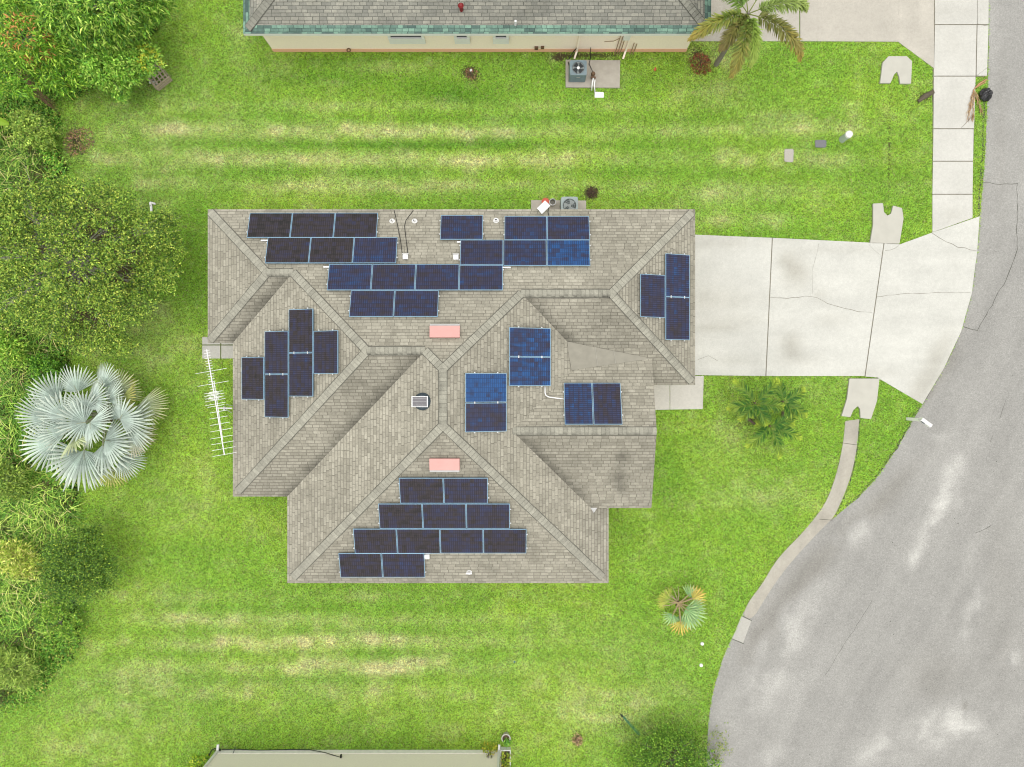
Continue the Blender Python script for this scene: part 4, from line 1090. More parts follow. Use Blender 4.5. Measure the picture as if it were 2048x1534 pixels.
# ------------------------------------------------------------------ condensers and small yard objects
def condenser(cx, cy, z0, w, d, h, body, blade, label, nblade, hubmat, rot=0.0):
    t = thing('air_conditioner', label, 'air conditioner', (cx, cy, z0))
    mb = MB(); mb.box((cx, cy, z0 + h / 2 - .02), (w, d, h - .04)); c = mb.build('casing', body, t, bevel=.03)
    r = min(w, d) * .41
    mb = MB()
    # lid with a round opening
    n = 40; zt = z0 + h
    ring = [(cx + r * math.cos(2 * math.pi * i / n), cy + r * math.sin(2 * math.pi * i / n)) for i in range(n)]
    sq = []
    for i in range(n):
        a = 2 * math.pi * i / n; ca, sa = math.cos(a), math.sin(a); m_ = min((w / 2) / max(abs(ca), 1e-6), (d / 2) / max(abs(sa), 1e-6), math.hypot(w, d) / 2 * .93)
        sq.append((cx + ca * m_, cy + sa * m_))
    vs = [(x, y, zt) for x, y in ring] + [(x, y, zt) for x, y in sq] + [(x, y, zt - .05) for x, y in sq] + [(x, y, zt - .03) for x, y in ring]
    fs = []
    for i in range(n):
        j = (i + 1) % n
        fs += [(i, n + i, n + j, j), (n + i, 2 * n + i, 2 * n + j, n + j), (i, j, 3 * n + j, 3 * n + i)]
    mb.add(vs, fs); mb.build('top_lid', body, t)
    mb = MB(); mb.cyl((cx, cy, zt - .034), r * .995, .004, 40); mb.build('fan_well', plain('condenser_inside', A(165, 172, 170) if blade is not M['fangrey'] else A(92, 98, 98), .8), t)
    mb = MB()
    for k in range(nblade):
        a0 = 2 * math.pi * k / nblade + rot; pts = []
        for rr_, da0, da1 in ((.2, -.5, .5), (.6, -.5, .62), (.95, -.3, .72)):
            pts += [(cx + r * rr_ * math.cos(a0 + da0), cy + r * rr_ * math.sin(a0 + da0), zt - .026), (cx + r * rr_ * math.cos(a0 + da1), cy + r * rr_ * math.sin(a0 + da1), zt - .012)]
        mb.add(pts, [(0, 2, 3, 1), (2, 4, 5, 3)])
    mb.build('fan_blades', blade, t)
    mb = MB(); mb.cyl((cx, cy, zt - .03), r * .24, .028, 20); mb.build('fan_hub', hubmat, t)
    mb = MB()
    for q in (.45, .7, .97): mb.ring((cx, cy, zt + .002), r * q - .004, r * q + .004, .006, 36)
    for k in range(6):
        a = math.pi * k / 3 + .2; mb.bar((cx + r * .2 * math.cos(a), cy + r * .2 * math.sin(a), zt + .006), (cx + r * math.cos(a), cy + r * math.sin(a), zt + .006), .006)
    mb.build('fan_guard', M['darkmetal'] if blade is not M['fangrey'] else M['acgrey'], t)
    mb = MB()
    for k in range(9): mb.box((cx, cy - d / 2 - .004, z0 + .08 + k * (h - .22) / 8), (w * .86, .01, .012))
    mb.build('louvre_panel', body, t)
    return t
c = P(1156.5, 136, .8)
ac = condenser(c[0], c[1], .09, .74, .66, .74, M['acdark'], M['fanblack'], 'dark blue grey condenser with black fan blades beside the peach wall', 4, M['white'], .6)
mb = MB(); mb.box((c[0] + .02, c[1] - .345, .62), (.16, .012, .05)); mb.build('name_plate', M['flash'], ac)
c = P(1139, 411, .8)
condenser(c[0], c[1], .09, .74, .76, .74, M['acgrey'], M['fangrey'], 'pale grey green condenser half hidden by the solar house eave', 3, M['fangrey'], .9)
c = P(1105, 405, .3); t = thing('bucket', 'round pale bucket of murky water beside the pale condenser', 'bucket', (c[0], c[1], .09))
mb = MB(); mb.cyl((c[0], c[1], .09), .11, .30, 24, .14, cap=False); mb.ring((c[0], c[1], .38), .125, .155, .03, 24); mb.build('bucket_shell', M['flash'], t)
mb = MB(); mb.cyl((c[0], c[1], .28), .125, .004, 24); mb.build('water', plain('murky_water', A(95, 92, 72), .2), t)
c2 = P(1091, 404, .3); mb = MB(); mb.cyl((c2[0], c2[1], .09), .14, .26, 22, .18); tag(mb.build('flowerpot', M['red'], bevel=.01), 'orange red tub mostly hidden under a tilted white board', 'tub')
q = [P(1090, 401, 2.85), P(1100.8, 411.3, 2.85), P(1083.7, 428, 2.85), P(1074, 416.6, 2.85)]
t = thing('antenna_plate', 'white rectangular plate on a pole poking past the upper eave', 'plate antenna', (P(1090, 412, 2.85)[0], 7.45, .09))
mb = MB(); mb.prism([p[:2] for p in q], 2.83, 2.87); mb.build('plate', M['white'], t, bevel=.008)
cc = np.mean(np.array(q), 0); mb = MB(); mb.tube([(cc[0] + .12, 7.5, .09), (cc[0] + .12, 7.5, 2.6), (cc[0], cc[1], 2.84)], .022, 8); mb.build('pole', M['darkmetal'], t)
mb = MB(); mb.tube([roof_pt(1098, 432, pN, .03), roof_pt(1096, 424, pN, .05), (P(1098, 418, 2.7)[0], 7.3, 2.6), (cc[0] + .13, 7.46, 2.0)], .014, 6); mb.build('lead', M['black'], t)
# backflow valve on the neighbour's pad
a = P(1186, 150, .35); t = thing('irrigation_pump', 'rusty brown pump with white pipes standing on the wide pad', 'pump', (a[0], a[1], .09))
mb = MB(); mb.cyl((a[0], a[1], .09), .07, .36, 14); mb.cyl((a[0], a[1] + .02, .42), .10, .10, 14, .07); mb.bar((a[0] - .1, a[1] - .1, .36), (a[0] + .12, a[1] - .12, .36), .07); mb.build('pump_body', M['brass'], t)
mb = MB()
mb.tube([(a[0] + .02, a[1] - .12, .36), (a[0] - .02, a[1] - .30, .34), (a[0] - .03, a[1] - .55, .03)], .035, 10); mb.tube([(a[0] + .09, a[1] - .2, .34), (a[0] + .07, a[1] - .42, .25), (a[0] + .12, a[1] - .62, .02)], .03, 10)
mb.build('white_pipe', M['white'], t, smooth=True)
w0 = P(1180, 112, .2); mb = MB(); mb.tube([(w0[0], wy - .05, .5), (w0[0] + .03, wy - .3, .06), (w0[0] - .03, wy - .6, .12), (a[0], a[1] + .08, .4)], .016, 6); mb.build('supply_hose', M['black'], t)
t0 = P(1141, 120, 0); mb = MB(); mb.tube([(t0[0] + .3, wy - .03, .6), (t0[0] + .05, wy - .15, .15), (t0[0] - .12, wy - .45, .05), (t0[0] - .08, wy - .7, .2), (t0[0] + .03, c[1] * 0 + P(0, 133)[1], .35)], .022, 8); mb.build('refrigerant_line', M['black'], ac)
slab('valve_box_lid', G((1189, 184), (1207.5, 185), (1207.5, 196), (1189, 196)), 0, .05, M['white'], 'small white square lid on the grass just below the wide pad', 'valve box')
slab('meter_lid', G((1568, 300), (1570, 298), (1585, 298), (1587, 301), (1586, 324), (1583, 325), (1570, 324), (1568, 321)), -.01, .045, M['tanlid'], 'tan concrete utility lid set in the upper lawn', 'utility lid')
slab('meter_lid', G((1629, 282), (1632, 280), (1650, 280), (1652.5, 283), (1652, 294), (1648, 296), (1630, 295)), -.01, .045, M['greylid'], 'dark grey plastic utility lid beside the white pedestal', 'utility lid')
c = P(1684, 279, 0); t = thing('utility_pedestal', 'white rounded utility pedestal standing in the upper right lawn', 'pedestal', c)
mb = MB(); mb.cyl((c[0], c[1], 0), .155, .62, 24, .14); mb.build('pedestal_body', M['palegreen'], t, smooth=False)
mb = MB(); mb.cyl((c[0], c[1], .62), .165, .09, 24, .15); mb.cyl((c[0], c[1], .71), .15, .04, 24, .08); mb.build('pedestal_cap', M['white'], t)
# mailbox
b0 = P(1812, 837.5, 0); tp = P(1845, 841, 1.25); t = thing('mailbox', 'white mailbox on a white post at the kerb below the driveway', 'mailbox', b0)
px_, py_ = b0[0] + .06, b0[1]
mb = MB(); mb.box((px_, py_, .56), (.13, .13, 1.12)); mb.build('post', plain('bright_white', (.88, .88, .87, 1), .5, noise=.03), t, bevel=.01)
d = Vector((16, -16 * .72, 0)).normalized()
mb = MB(); mb.box(None, (.44, .12, .04), M=Matrix.Translation((px_ + d.x * .12, py_ + d.y * .12, 1.06)) @ Matrix.Rotation(math.atan2(d.y, d.x), 4, 'Z')); mb.build('arm', M['white'], t)
mx_ = Matrix.Translation((px_ + d.x * .16, py_ + d.y * .16, 1.10)) @ Matrix.Rotation(math.atan2(d.y, d.x), 4, 'Z')
vs, fs = [], []
prof = [(-.09, 0), (-.09, .12)] + [(.09 * math.cos(math.pi - math.pi * k / 8), .12 + .09 * math.sin(math.pi * k / 8)) for k in range(1, 8)] + [(.09, .12), (.09, 0)]
for xx in (-.26, .26): vs += [tuple(mx_ @ Vector((xx, y_, z_))) for y_, z_ in prof]
m_ = len(prof); fs = [(k, k + 1, m_ + k + 1, m_ + k) for k in range(m_ - 1)] + [(m_ - 1, 0, m_, 2 * m_ - 1), tuple(range(m_)), tuple(range(2 * m_ - 1, m_ - 1, -1))]
mb = MB(); mb.add(vs, fs); mb.build('mailbox_body', M['white'], t)
mb = MB(); mb.box(None, (.18, .02, .04), M=mx_ @ Matrix.Translation((-.12, -.105, .16))); mb.build('flag', M['darkmetal'], t)
# bin bag
c = P(1966, 192, 0)
bm = bmesh.new(); bmesh.ops.create_icosphere(bm, subdivisions=4, radius=1)
for v in bm.verts:
    p = v.co.copy(); nn = fbm(np.array([p.x * 2 + p.z + 7]), np.array([p.y * 2 - p.z + 3]), 3)[0]
    k = .24 * (.82 + .5 * nn + .05 * math.sin(9 * math.atan2(p.y, p.x) + 3 * p.z)); q_ = max(0, p.z)
    v.co = Vector((p.x * k * (1 - .35 * q_) * 1.0 + q_ * .05, p.y * k * 1.15 * (1 - .35 * q_), max(0, p.z * k * 1.0 + .17)))
me = bpy.data.meshes.new('trash_bag'); bm.to_mesh(me); bm.free(); me.materials.append(M['bag']); bag = bpy.data.objects.new('trash_bag', me); bag.location = c; link(bag)
tag(bag, 'full black trash bag at the road edge beside a dead palm frond', 'trash bag')
mb = MB()
for k in range(7):
    a = 2 * math.pi * k / 7; mb.tube([(c[0] + .04, c[1], .36), (c[0] + .06 + .07 * math.cos(a), c[1] + .07 * math.sin(a), .41), (c[0] + .06 + .11 * math.cos(a), c[1] + .11 * math.sin(a), .39)], [.02, .018, .004], 5)
ORG[bag.name] = np.array(c); mb.build('tied_neck', M['bag'], bag)
# rotting log
a, b = P(1836, 203, .03), P(1866, 184, .03)
mb = MB(); mb.tube([a, (a[0] * .6 + b[0] * .4, a[1] * .6 + b[1] * .4 + .04, .05), b], [.07, .12, .10], 9); tag(mb.build('log', M['darkwood']), 'mottled grey log lying against the sidewalk edge', 'log')
# white bent pipe, discs, handle, specks
p1, p2, p3 = P(303, 423, .06), P(300.5, 405, .06), P(311, 408, .06)
mb = MB(); mb.tube([p1, (p1[0] - .02, p1[1] * .4 + p2[1] * .6, .06), p2], .055, 10); mb.tube([p2, p3], .045, 10); tag(mb.build('bent_pipe', M['white']), 'white bent plastic pipe lying on the grass above the oak', 'pipe')
for px, py, lab in ((1404, 1287, 'upper white disc stone in the lawn below the small fan palm'), (1402, 1330, 'lower white disc stone in the lawn near the road')):
    c = P(px, py, 0); mb = MB(); mb.cyl((c[0], c[1], 0), .085, .07, 20, .07); tag(mb.build('lawn_marker', M['white'], bevel=.01), lab, 'marker', 'white discs by the road')
a, b = P(1243, 1431, .9), P(1278, 1470, .35)
t = thing('garden_tool', 'green handled garden tool leaning into the bottom shrub', 'garden tool', b)
mb = MB(); mb.tube([a, b], .022, 8); mb.tube([(a[0] + .03, a[1] + .02, a[2] - .03), (b[0] + .08, b[1] + .03, b[2])], .012, 6); mb.build('handle', M['greenpaint'], t)
mb = MB(); mb.tube([(a[0] - .05, a[1] + .08, .95), a, (a[0] + .06, a[1] - .07, .88)], [.03, .04, .035], 8); mb.tube([(a[0] + .16, a[1] - .18, .76), (a[0] + .2, a[1] - .22, .72)], .04, 8); mb.build('grip', M['black'], t)
c = P(1029, 1324, .05); mb = MB(); mb.cyl((c[0], c[1], .0), .05, .07, 10, .03); tag(mb.build('sprinkler_head', plain('blue_plastic', A(70, 130, 170), .5)), 'tiny blue sprinkler head in the lower lawn', 'sprinkler')
c = P(942, 141, .05); mb = MB(); mb.box((c[0], c[1], .06), (.10, .08, .1), .5); tag(mb.build('irrigation_riser', M['white'], bevel=.01), 'small white cap on the bare mound by the peach wall', 'cap')
c = P(1310, 138, .02); mb = MB(); mb.add([(c[0] - .08, c[1] - .03, .03), (c[0] + .02, c[1] + .1, .05), (c[0] + .07, c[1] - .02, .03), (c[0], c[1] - .12, .06)], [(0, 3, 2, 1)]); tag(mb.build('litter_scrap', M['red']), 'red scrap of litter on the grass by the peach wall', 'litter')
# slatted crate under the citrus
c = P(313, 150, .3); t = thing('wooden_crate', 'broken slatted wooden crate beneath the yellow green citrus bush', 'crate', (c[0], c[1], 0))
mb = MB()
Mx = Matrix.Translation((c[0], c[1], 0)) @ Matrix.Rotation(R(-52), 4, 'Z')
for k in range(5): mb.box(None, (.9, .06, .03), M=Mx @ Matrix.Translation((0, -.34 + k * .17, .42)) @ Matrix.Rotation(random.uniform(-.06, .06), 4, 'Z'))
for s in (-1, 1):
    for k in range(3): mb.box(None, (.04, .8, .09), M=Mx @ Matrix.Translation((s * .45, 0, .08 + k * .14)))
    mb.box(None, (.9, .03, .09), M=Mx @ Matrix.Translation((0, s * .4, .22)))
mb.build('slats', M['wood'], t)
mb = MB()
for k in range(4): mb.box(None, (.04, .78, .03), M=Mx @ Matrix.Translation((-.3 + k * .2, 0, .39)))
mb.build('crosspieces', M['wood'], t)
a, b = P(299, 165, .1), P(315, 168, .1); mb = MB(); mb.tube([a, ((a[0] + b[0]) / 2, a[1] + .03, .12), b], .05, 8); tag(mb.build('bent_pipe', M['white']), 'short white pipe lying at the foot of the wooden crate', 'pipe')

# ------------------------------------------------------------------ television antenna on the west wall
t = thing('tv_antenna', 'long white television antenna with many cross rods beside the west roof edge', 'antenna', (P(455, 817, 2.3)[0], P(455, 817)[1], 2.3))
zA = 2.9; a, b = np.array(P(413.5, 699, zA)), np.array(P(449, 910, zA)); ab = b - a; L = np.linalg.norm(ab); u = ab / L; nrm = np.array([-u[1], u[0], 0]);
mb = MB(); mb.bar(tuple(a), tuple(b), .034, .034); mb.bar(tuple(a + u * L * .30 + nrm * .0 + np.array([.07, 0, -.03])), tuple(a + u * L * .86 + np.array([.02, 0, -.03])), .025); mb.build('boom', M['white'], t)
mb = MB()
tilt = np.array([math.cos(R(10)), math.sin(R(10)), 0])
for k in range(17):
    c = a + u * L * (.01 + .0245 * k); mb.bar(tuple(c - tilt * .13 + np.array([0, 0, .025])), tuple(c + tilt * .13 + np.array([0, 0, .025])), .016)
for k in range(7):
    c = a + u * L * (.40 + .012 * k); mb.bar(tuple(c - tilt * (.17 + .05 * (k % 3)) + np.array([0, 0, .05])), tuple(c + tilt * (.17 + .05 * (k % 3)) + np.array([0, 0, .05])), .018)
mb.build('short_rods', M['white'], t)
mb = MB()
for fr_, l0, l1 in ((.205, .62, .68), (.325, .62, .68), (.405, .40, .36), (.43, .42, .40), (.455, .4, .4), (.48, .42, .42), (.515, .46, .40), (.535, .36, .34), (.59, .30, .42), (.645, .36, .40), (.705, .38, .44), (.765, .42, .46), (.83, .46, .46), (.885, .46, .48), (.995, .50, .50), (.94, .48, .5)):
    c = a + u * L * fr_; mb.bar(tuple(c - tilt * l0), tuple(c + tilt * l1), .014)
mb.build('long_rods', M['clamp'], t)
c = a + u * L * .555; e_ = np.array(P(470, 816, 2.5))
mb = MB(); mb.bar(tuple(c), (e_[0], e_[1], zA - .1), .05); mb.box((e_[0] - .3, e_[1], zA - .06), (.06, .14, .09)); mb.tube([(e_[0] - .28, e_[1] + .16, 2.75), (e_[0] - .1, e_[1] + .1, 2.6), (e_[0], e_[1] + .02, 2.4)], .012, 6); mb.tube([(e_[0] - .28, e_[1] - .02, 2.8), (e_[0] - .1, e_[1] - .2, 2.6)], .012, 6); mb.build('mast_arm', M['flash'], t)

# ================================================================== vegetation
def unit(v): return v / np.maximum(np.linalg.norm(v, axis=-1, keepdims=True), 1e-9)
def leaf_quads(B, D, L, W, droop=.15, roll=.5):
    """four-cornered leaves from base B along D"""
    n = len(B); L = np.broadcast_to(L, n)[:, None]; W = np.broadcast_to(W, n)[:, None]
    up = np.zeros((n, 3)); up[:, 2] = 1; up += rng.normal(0, roll, (n, 3))
    S = unit(np.cross(D, up)); N = np.cross(S, D)
    V = np.empty((n, 4, 3))
    m = B + D * L * .45 + N * L * .05
    V[:, 0] = B; V[:, 1] = m + S * W / 2; V[:, 3] = m - S * W / 2
    V[:, 2] = B + D * L; V[:, 2, 2] -= droop * L[:, 0]
    return V
def leaves_obj(name, Vs, Cs, mat, parent):
    V = np.concatenate(Vs).reshape(-1, 3); C = np.repeat(np.concatenate(Cs), 4, 0)
    return np_obj(name, V, np.arange(len(V)).reshape(-1, 4), mat, parent, cols=C)
def pick(n, pal, wts, jit=.25, patch=None):
    """leaf colours from a palette"""
    pal = np.array([A(*p)[:3] for p in pal]); wts = np.array(wts, float); wts /= wts.sum()
    c = pal[rng.choice(len(pal), n, p=wts)]
    return c * rng.uniform(1 - jit, 1 + jit, (n, 1)) * LEAF_F * np.array([1.14, 1.0, .92])
LEAF_F = 1.75

def tips_on(lobes, n, shell=.55, zmin=-.25):
    """twig tips scattered through lumpy crown lobes; returns points and outward directions"""
    vol = np.array([r[0] * r[1] for c, r in lobes]); which = rng.choice(len(lobes), n, p=vol / vol.sum())
    C = np.array([c for c, r in lobes])[which]; Rr = np.array([r for c, r in lobes])[which]
    d = unit(rng.normal(0, 1, (n, 3))); d[:, 2] = np.where(d[:, 2] < zmin, -d[:, 2] * .8, d[:, 2]); d = unit(d)
    a = np.arctan2(d[:, 1], d[:, 0])
    lump = .72 + .55 * fbm(a * 1.6 + which * 9.1, d[:, 2] * 2.2 + which * 3.3, 3)
    rr = (shell + (1 - shell) * rng.random(n) ** .6) * lump
    return C + d * Rr * rr[:, None], d

def branches(mb, base, tips, r0=.16, n1=6):
    """trunk with limbs reaching to a sample of tips"""
    base = np.array(base, float); top = np.mean(tips, 0); fork = base + (top - base) * .45; fork[2] = base[2] + (top[2] - base[2]) * .5
    mb.tube([base, (base + fork) / 2 + rng.normal(0, .04, 3), fork], [r0, r0 * .85, r0 * .7], 9)
    for t in tips:
        q = fork + (t - fork) * .5; q[2] += .12 * np.linalg.norm(t - fork) * rng.uniform(.3, 1)
        mb.tube([fork, q, t], [r0 * .5, r0 * .3, r0 * .06], 6)
        for _ in range(3):
            s = q + (t - q) * rng.uniform(.0, .7); e = s + (t - q) * .55 + rng.normal(0, .28, 3) * np.array([1, 1, .6])
            mb.tube([s, (s + e) / 2 + rng.normal(0, .04, 3), e], [r0 * .16, r0 * .1, r0 * .03], 5)

def broadleaf(name, label, cat, base, lobes, ntips, per, L, W, pal, wts, jit=.25, shell=.5, droop=.2, spread=.9, bark=None, r0=.14, nlimb=8, group=None, young=None, crown='crown', spray=0.0):
    base = (*base[:2], 0)
    t = thing(name, label, cat, base, group)
    T, d = tips_on(lobes, ntips, shell)
    n = ntips * per
    B = np.repeat(T, per, 0) + rng.normal(0, L * .35, (n, 3))
    if spray: B += unit(np.repeat(d, per, 0) + np.repeat(rng.normal(0, .5, (ntips, 3)), per, 0)) * rng.uniform(-spray, spray * .6, (n, 1)) * np.array([1, 1, .35])
    D = unit(np.repeat(d, per, 0) * .5 + unit(rng.normal(0, 1, (n, 3))) * spread + np.array([0, 0, .12]))
    V = leaf_quads(B, D, L * rng.uniform(.65, 1.25, n), W * rng.uniform(.7, 1.2, n), droop)
    c = pick(n, pal, wts, jit) * np.repeat(rng.uniform(.72, 1.25, (ntips, 1)), per, 0)
    if young:
        (yx, yy, yr), ycol, yp = young
        m = (np.hypot(B[:, 0] - yx, B[:, 1] - yy) < yr) & np.repeat(rng.random(ntips) < yp, per)
        c[m] = np.array(A(*ycol)[:3]) * LEAF_F * .8 * rng.uniform(.6, 1.3, (m.sum(), 1))
    leaves_obj(crown, [V], [c], M['leaf'], t)
    mb = MB(); sel = rng.choice(ntips, nlimb, replace=False); branches(mb, base, T[sel] * .98 + np.array(base) * .02, r0)
    mb.build('trunk', bark or M['bark'], t)
    return t
def lobe(px, py, z, rpx, rpy=None, rz=None):
    c = P(px, py, z); k = (H - z) / F; rpy = rpy or rpx
    return (c, (rpx * k, rpy * k, rz or min(rpx, rpy) * k * .8))

# --- broad leaved trees along the left edge
broadleaf('oak_tree', 'wide small leaved yellow green tree overhanging the lawn left of the house', 'tree', P(195, 545, 0),
          [lobe(170, 545, 3.9, 80, 70, 1.1), lobe(70, 425, 3.6, 84, 58, 1.0), lobe(200, 415, 3.5, 76, 50, .9), lobe(288, 465, 3.1, 62, 44, .8), lobe(308, 550, 2.7, 52, 42, .7), lobe(250, 612, 3.1, 64, 42, .8),
           lobe(110, 620, 3.2, 72, 54, .9), lobe(180, 672, 2.6, 70, 32, .6), lobe(30, 520, 3.4, 70, 60, 1.0), lobe(332, 440, 2.4, 30, 22, .4), lobe(348, 500, 2.4, 20, 34, .4), lobe(235, 692, 2.1, 34, 22, .4), lobe(130, 470, 4.3, 54, 36, .6),
           lobe(235, 505, 3.8, 46, 34, .5), lobe(205, 590, 4.2, 44, 32, .5), lobe(10, 610, 3.0, 60, 50, .8), lobe(10, 440, 3.2, 50, 50, .8), lobe(130, 385, 2.8, 50, 24, .5)],
          4200, 13, .10, .055, [(146, 182, 74), (114, 156, 58), (80, 120, 46), (178, 200, 92), (54, 88, 36)], [4, 4, 3, 2, 2.6], jit=.25, shell=.5, r0=.10, nlimb=60, spread=1.0, spray=.34, bark=M['twig'])

broadleaf('mango_tree', 'mango tree with an orange flush of new leaves in the top left corner', 'tree', P(50, 90, 0),
          [lobe(60, 80, 2.7, 58, 52, .9), lobe(122, 148, 1.9, 54, 36, .6), lobe(25, 150, 2.0, 52, 44, .7), lobe(20, 30, 2.4, 50, 36, .8), lobe(105, 105, 2.3, 40, 30, .6)],
          620, 12, .24, .055, [(126, 178, 54), (96, 152, 42), (66, 118, 32), (160, 200, 76)], [4, 4, 3, 1.8], jit=.3, shell=.55, droop=.3, r0=.10,
          young=((*P(60, 75, 2.8)[:2], 1.0), (226, 158, 92), .22))
broadleaf('leafy_tree', 'tall dense tree of long drooping leaves at the top left edge', 'tree', P(190, 20, 0),
          [lobe(215, 10, 3.8, 70, 52, 1.0), lobe(140, 25, 3.3, 56, 46, .9), lobe(280, 0, 2.9, 48, 40, .8), lobe(255, 55, 2.7, 46, 30, .7), lobe(185, 70, 2.5, 50, 28, .7), lobe(318, 10, 2.2, 22, 32, .5)],
          1000, 12, .26, .055, [(128, 178, 62), (94, 150, 48), (62, 112, 36), (172, 208, 100)], [4, 4, 3, 2.5], jit=.38, shell=.5, droop=.35, r0=.16)
broadleaf('citrus_bush', 'light green citrus bush with yellowing leaves above the wooden crate', 'bush', P(232, 150, 0),
          [lobe(225, 135, 1.7, 62, 45, .8), lobe(290, 120, 1.6, 34, 34, .6), lobe(195, 112, 1.6, 34, 26, .5), lobe(242, 178, 1.3, 18, 24, .4)],
          900, 10, .16, .065, [(140, 192, 76), (110, 170, 60), (170, 212, 100), (80, 138, 48)], [4, 3, 2, 1.5], jit=.25, shell=.5, r0=.05,
          young=((*P(298, 118, 1.8)[:2], .6), (205, 212, 70), .3))
broadleaf('young_oak', 'dark green small leaved sapling leaning over the lower left lawn', 'tree', P(150, 1140, 0),
          [lobe(165, 1105, 2.2, 62, 55, 1.0), lobe(150, 1165, 1.9, 66, 45, .9), lobe(205, 1130, 1.9, 44, 40, .7), lobe(125, 1120, 1.8, 48, 60, .8), lobe(215, 1165, 1.5, 26, 20, .4), lobe(185, 1065, 1.8, 28, 24, .5)],
          1900, 9, .085, .048, [(80, 122, 44), (56, 96, 38), (112, 154, 54), (146, 176, 66)], [4, 3, 3, 1], jit=.35, shell=.2, r0=.05, nlimb=14, spray=.5)
broadleaf('shrub', 'dense dark green shrub at the bottom edge beside the road', 'shrub', P(1340, 1520, 0),
          [lobe(1340, 1515, 1.3, 66, 50, .8), lobe(1300, 1500, 1.2, 40, 36, .6), lobe(1390, 1520, 1.2, 44, 42, .6), lobe(1345, 1465, .9, 48, 22, .45), lobe(1270, 1535, 1.0, 34, 34, .5), lobe(1345, 1580, 1.3, 90, 50, .7)],
          1900, 7, .085, .045, [(104, 156, 48), (72, 120, 38), (138, 182, 64), (52, 92, 32)], [4, 4, 2, 2], jit=.3, shell=.35, r0=.05, nlimb=12, spray=.18)
broadleaf('sparse_bush', 'straggly bush with pale twigs spilling over the road edge at the bottom', 'bush', P(1425, 1525, 0),
          [lobe(1428, 1500, .8, 30, 44, .4), lobe(1447, 1492, .7, 18, 16, .3), lobe(1440, 1460, .5, 28, 18, .25), lobe(1415, 1525, .9, 30, 30, .4)],
          170, 5, .07, .04, [(120, 150, 60), (150, 165, 90), (90, 125, 50)], [3, 2, 2], jit=.3, shell=.2, r0=.03, nlimb=26, bark=M['twig'])

GSH = 'wild shrubs along the left edge'
for px, py, r_, z_, L_, W_, pal, lab in ((68, 262, 46, .9, .12, .07, [(136, 172, 74), (108, 150, 60), (164, 196, 92)], 'bright vine covered shrub right of the banana leaves'),
    (122, 1245, 46, .8, .09, .055, [(120, 168, 58), (88, 140, 46), (150, 188, 76)], 'low round shrub on the lawn edge below the dark sapling'),
    (28, 1335, 48, .8, .22, .04, [(138, 172, 78), (110, 148, 62), (164, 196, 98)], 'strappy leaved shrub at the lowest end of the wild strip'),
    (98, 742, 34, .9, .10, .07, [(92, 150, 46), (64, 118, 36), (126, 180, 60)], 'dark leafy shrub just above the silver palm'),
    (40, 1120, 44, 1.1, .20, .045, [(166, 190, 82), (132, 168, 62), (196, 206, 120)], 'yellowish long leaved shrub left of the dark sapling'),
    (18, 700, 40, 1.2, .18, .05, [(130, 182, 64), (96, 150, 48), (170, 204, 90)], 'pale green shrub at the left edge above the silver palm'),
    (12, 960, 44, 1.1, .16, .06, [(122, 156, 66), (92, 130, 52), (152, 184, 84)], 'broad leaved shrub at the left edge below the silver palm')):
    broadleaf('wild_shrub', lab, 'shrub', P(px, py, 0), [lobe(px, py, z_, r_, r_ * .8, .5), lobe(px + r_ * .5, py + r_ * .4, z_ * .8, r_ * .6, r_ * .5, .4), lobe(px - r_ * .4, py - r_ * .5, z_ * .9, r_ * .6, r_ * .5, .4)],
              230, 10, L_, W_, pal, [3, 3, 2], jit=.35, shell=.35, r0=.03, nlimb=8, group=GSH, spray=.12)

# --- tall grass, weeds, ground cover
def scatter(poly, step):
    a = np.array(poly); x0, y0 = a.min(0); x1, y1 = a.max(0)
    gx_, gy_ = np.meshgrid(np.arange(x0, x1, step), np.arange(y0, y1, step)); x = gx_.ravel() + rng.uniform(-.5, .5, gx_.size) * step; y = gy_.ravel() + rng.uniform(-.5, .5, gx_.size) * step
    k = inpoly(x, y, poly); return x[k], y[k]
def arching(cx, cy, n, L, rise, w, cols, z0=0.0, segs=4, spread=.12):
    """n arching blades per clump centre"""
    m = len(cx) * n
    bx_ = np.repeat(cx, n) + rng.normal(0, spread, m); by_ = np.repeat(cy, n) + rng.normal(0, spread, m)
    a = rng.uniform(0, 2 * np.pi, m); Lr = L * rng.uniform(.55, 1.25, m); el = rng.uniform(R(35), R(80), m); bend = rng.uniform(1.2, 2.6, m); tw = rng.normal(0, .35, m)
    pts = np.zeros((m, segs + 1, 3)); pts[:, 0] = np.stack([bx_, by_, np.full(m, z0)], 1)
    for s in range(segs):
        e = el - bend * (s + .5) / segs * rng.uniform(.8, 1.2, m); aa = a + tw * s / segs
        pts[:, s + 1] = pts[:, s] + (Lr / segs)[:, None] * np.stack([np.cos(e) * np.cos(aa) * rise, np.cos(e) * np.sin(aa) * rise, np.sin(e)], 1)
    pts[:, :, 2] = np.maximum(pts[:, :, 2], .03)
    d = np.stack([-np.sin(a), np.cos(a), np.zeros(m)], 1)
    wd = w * rng.uniform(.7, 1.3, m)
    V = np.empty((m, segs + 1, 2, 3))
    for s in range(segs + 1):
        ww = (wd * (1 - (s / segs) ** 1.6) * .5 + .0008)[:, None]
        V[:, s, 0] = pts[:, s] + d * ww; V[:, s, 1] = pts[:, s] - d * ww
    base = (np.arange(m) * (segs + 1) * 2)[:, None]
    q = np.concatenate([base + np.array([[2 * s, 2 * s + 1, 2 * s + 3, 2 * s + 2]]) for s in range(segs)], 1).reshape(-1, 4)
    C = np.repeat(np.asarray(cols)[:, :3], (segs + 1) * 2, 0)
    return V.reshape(-1, 3), q, C
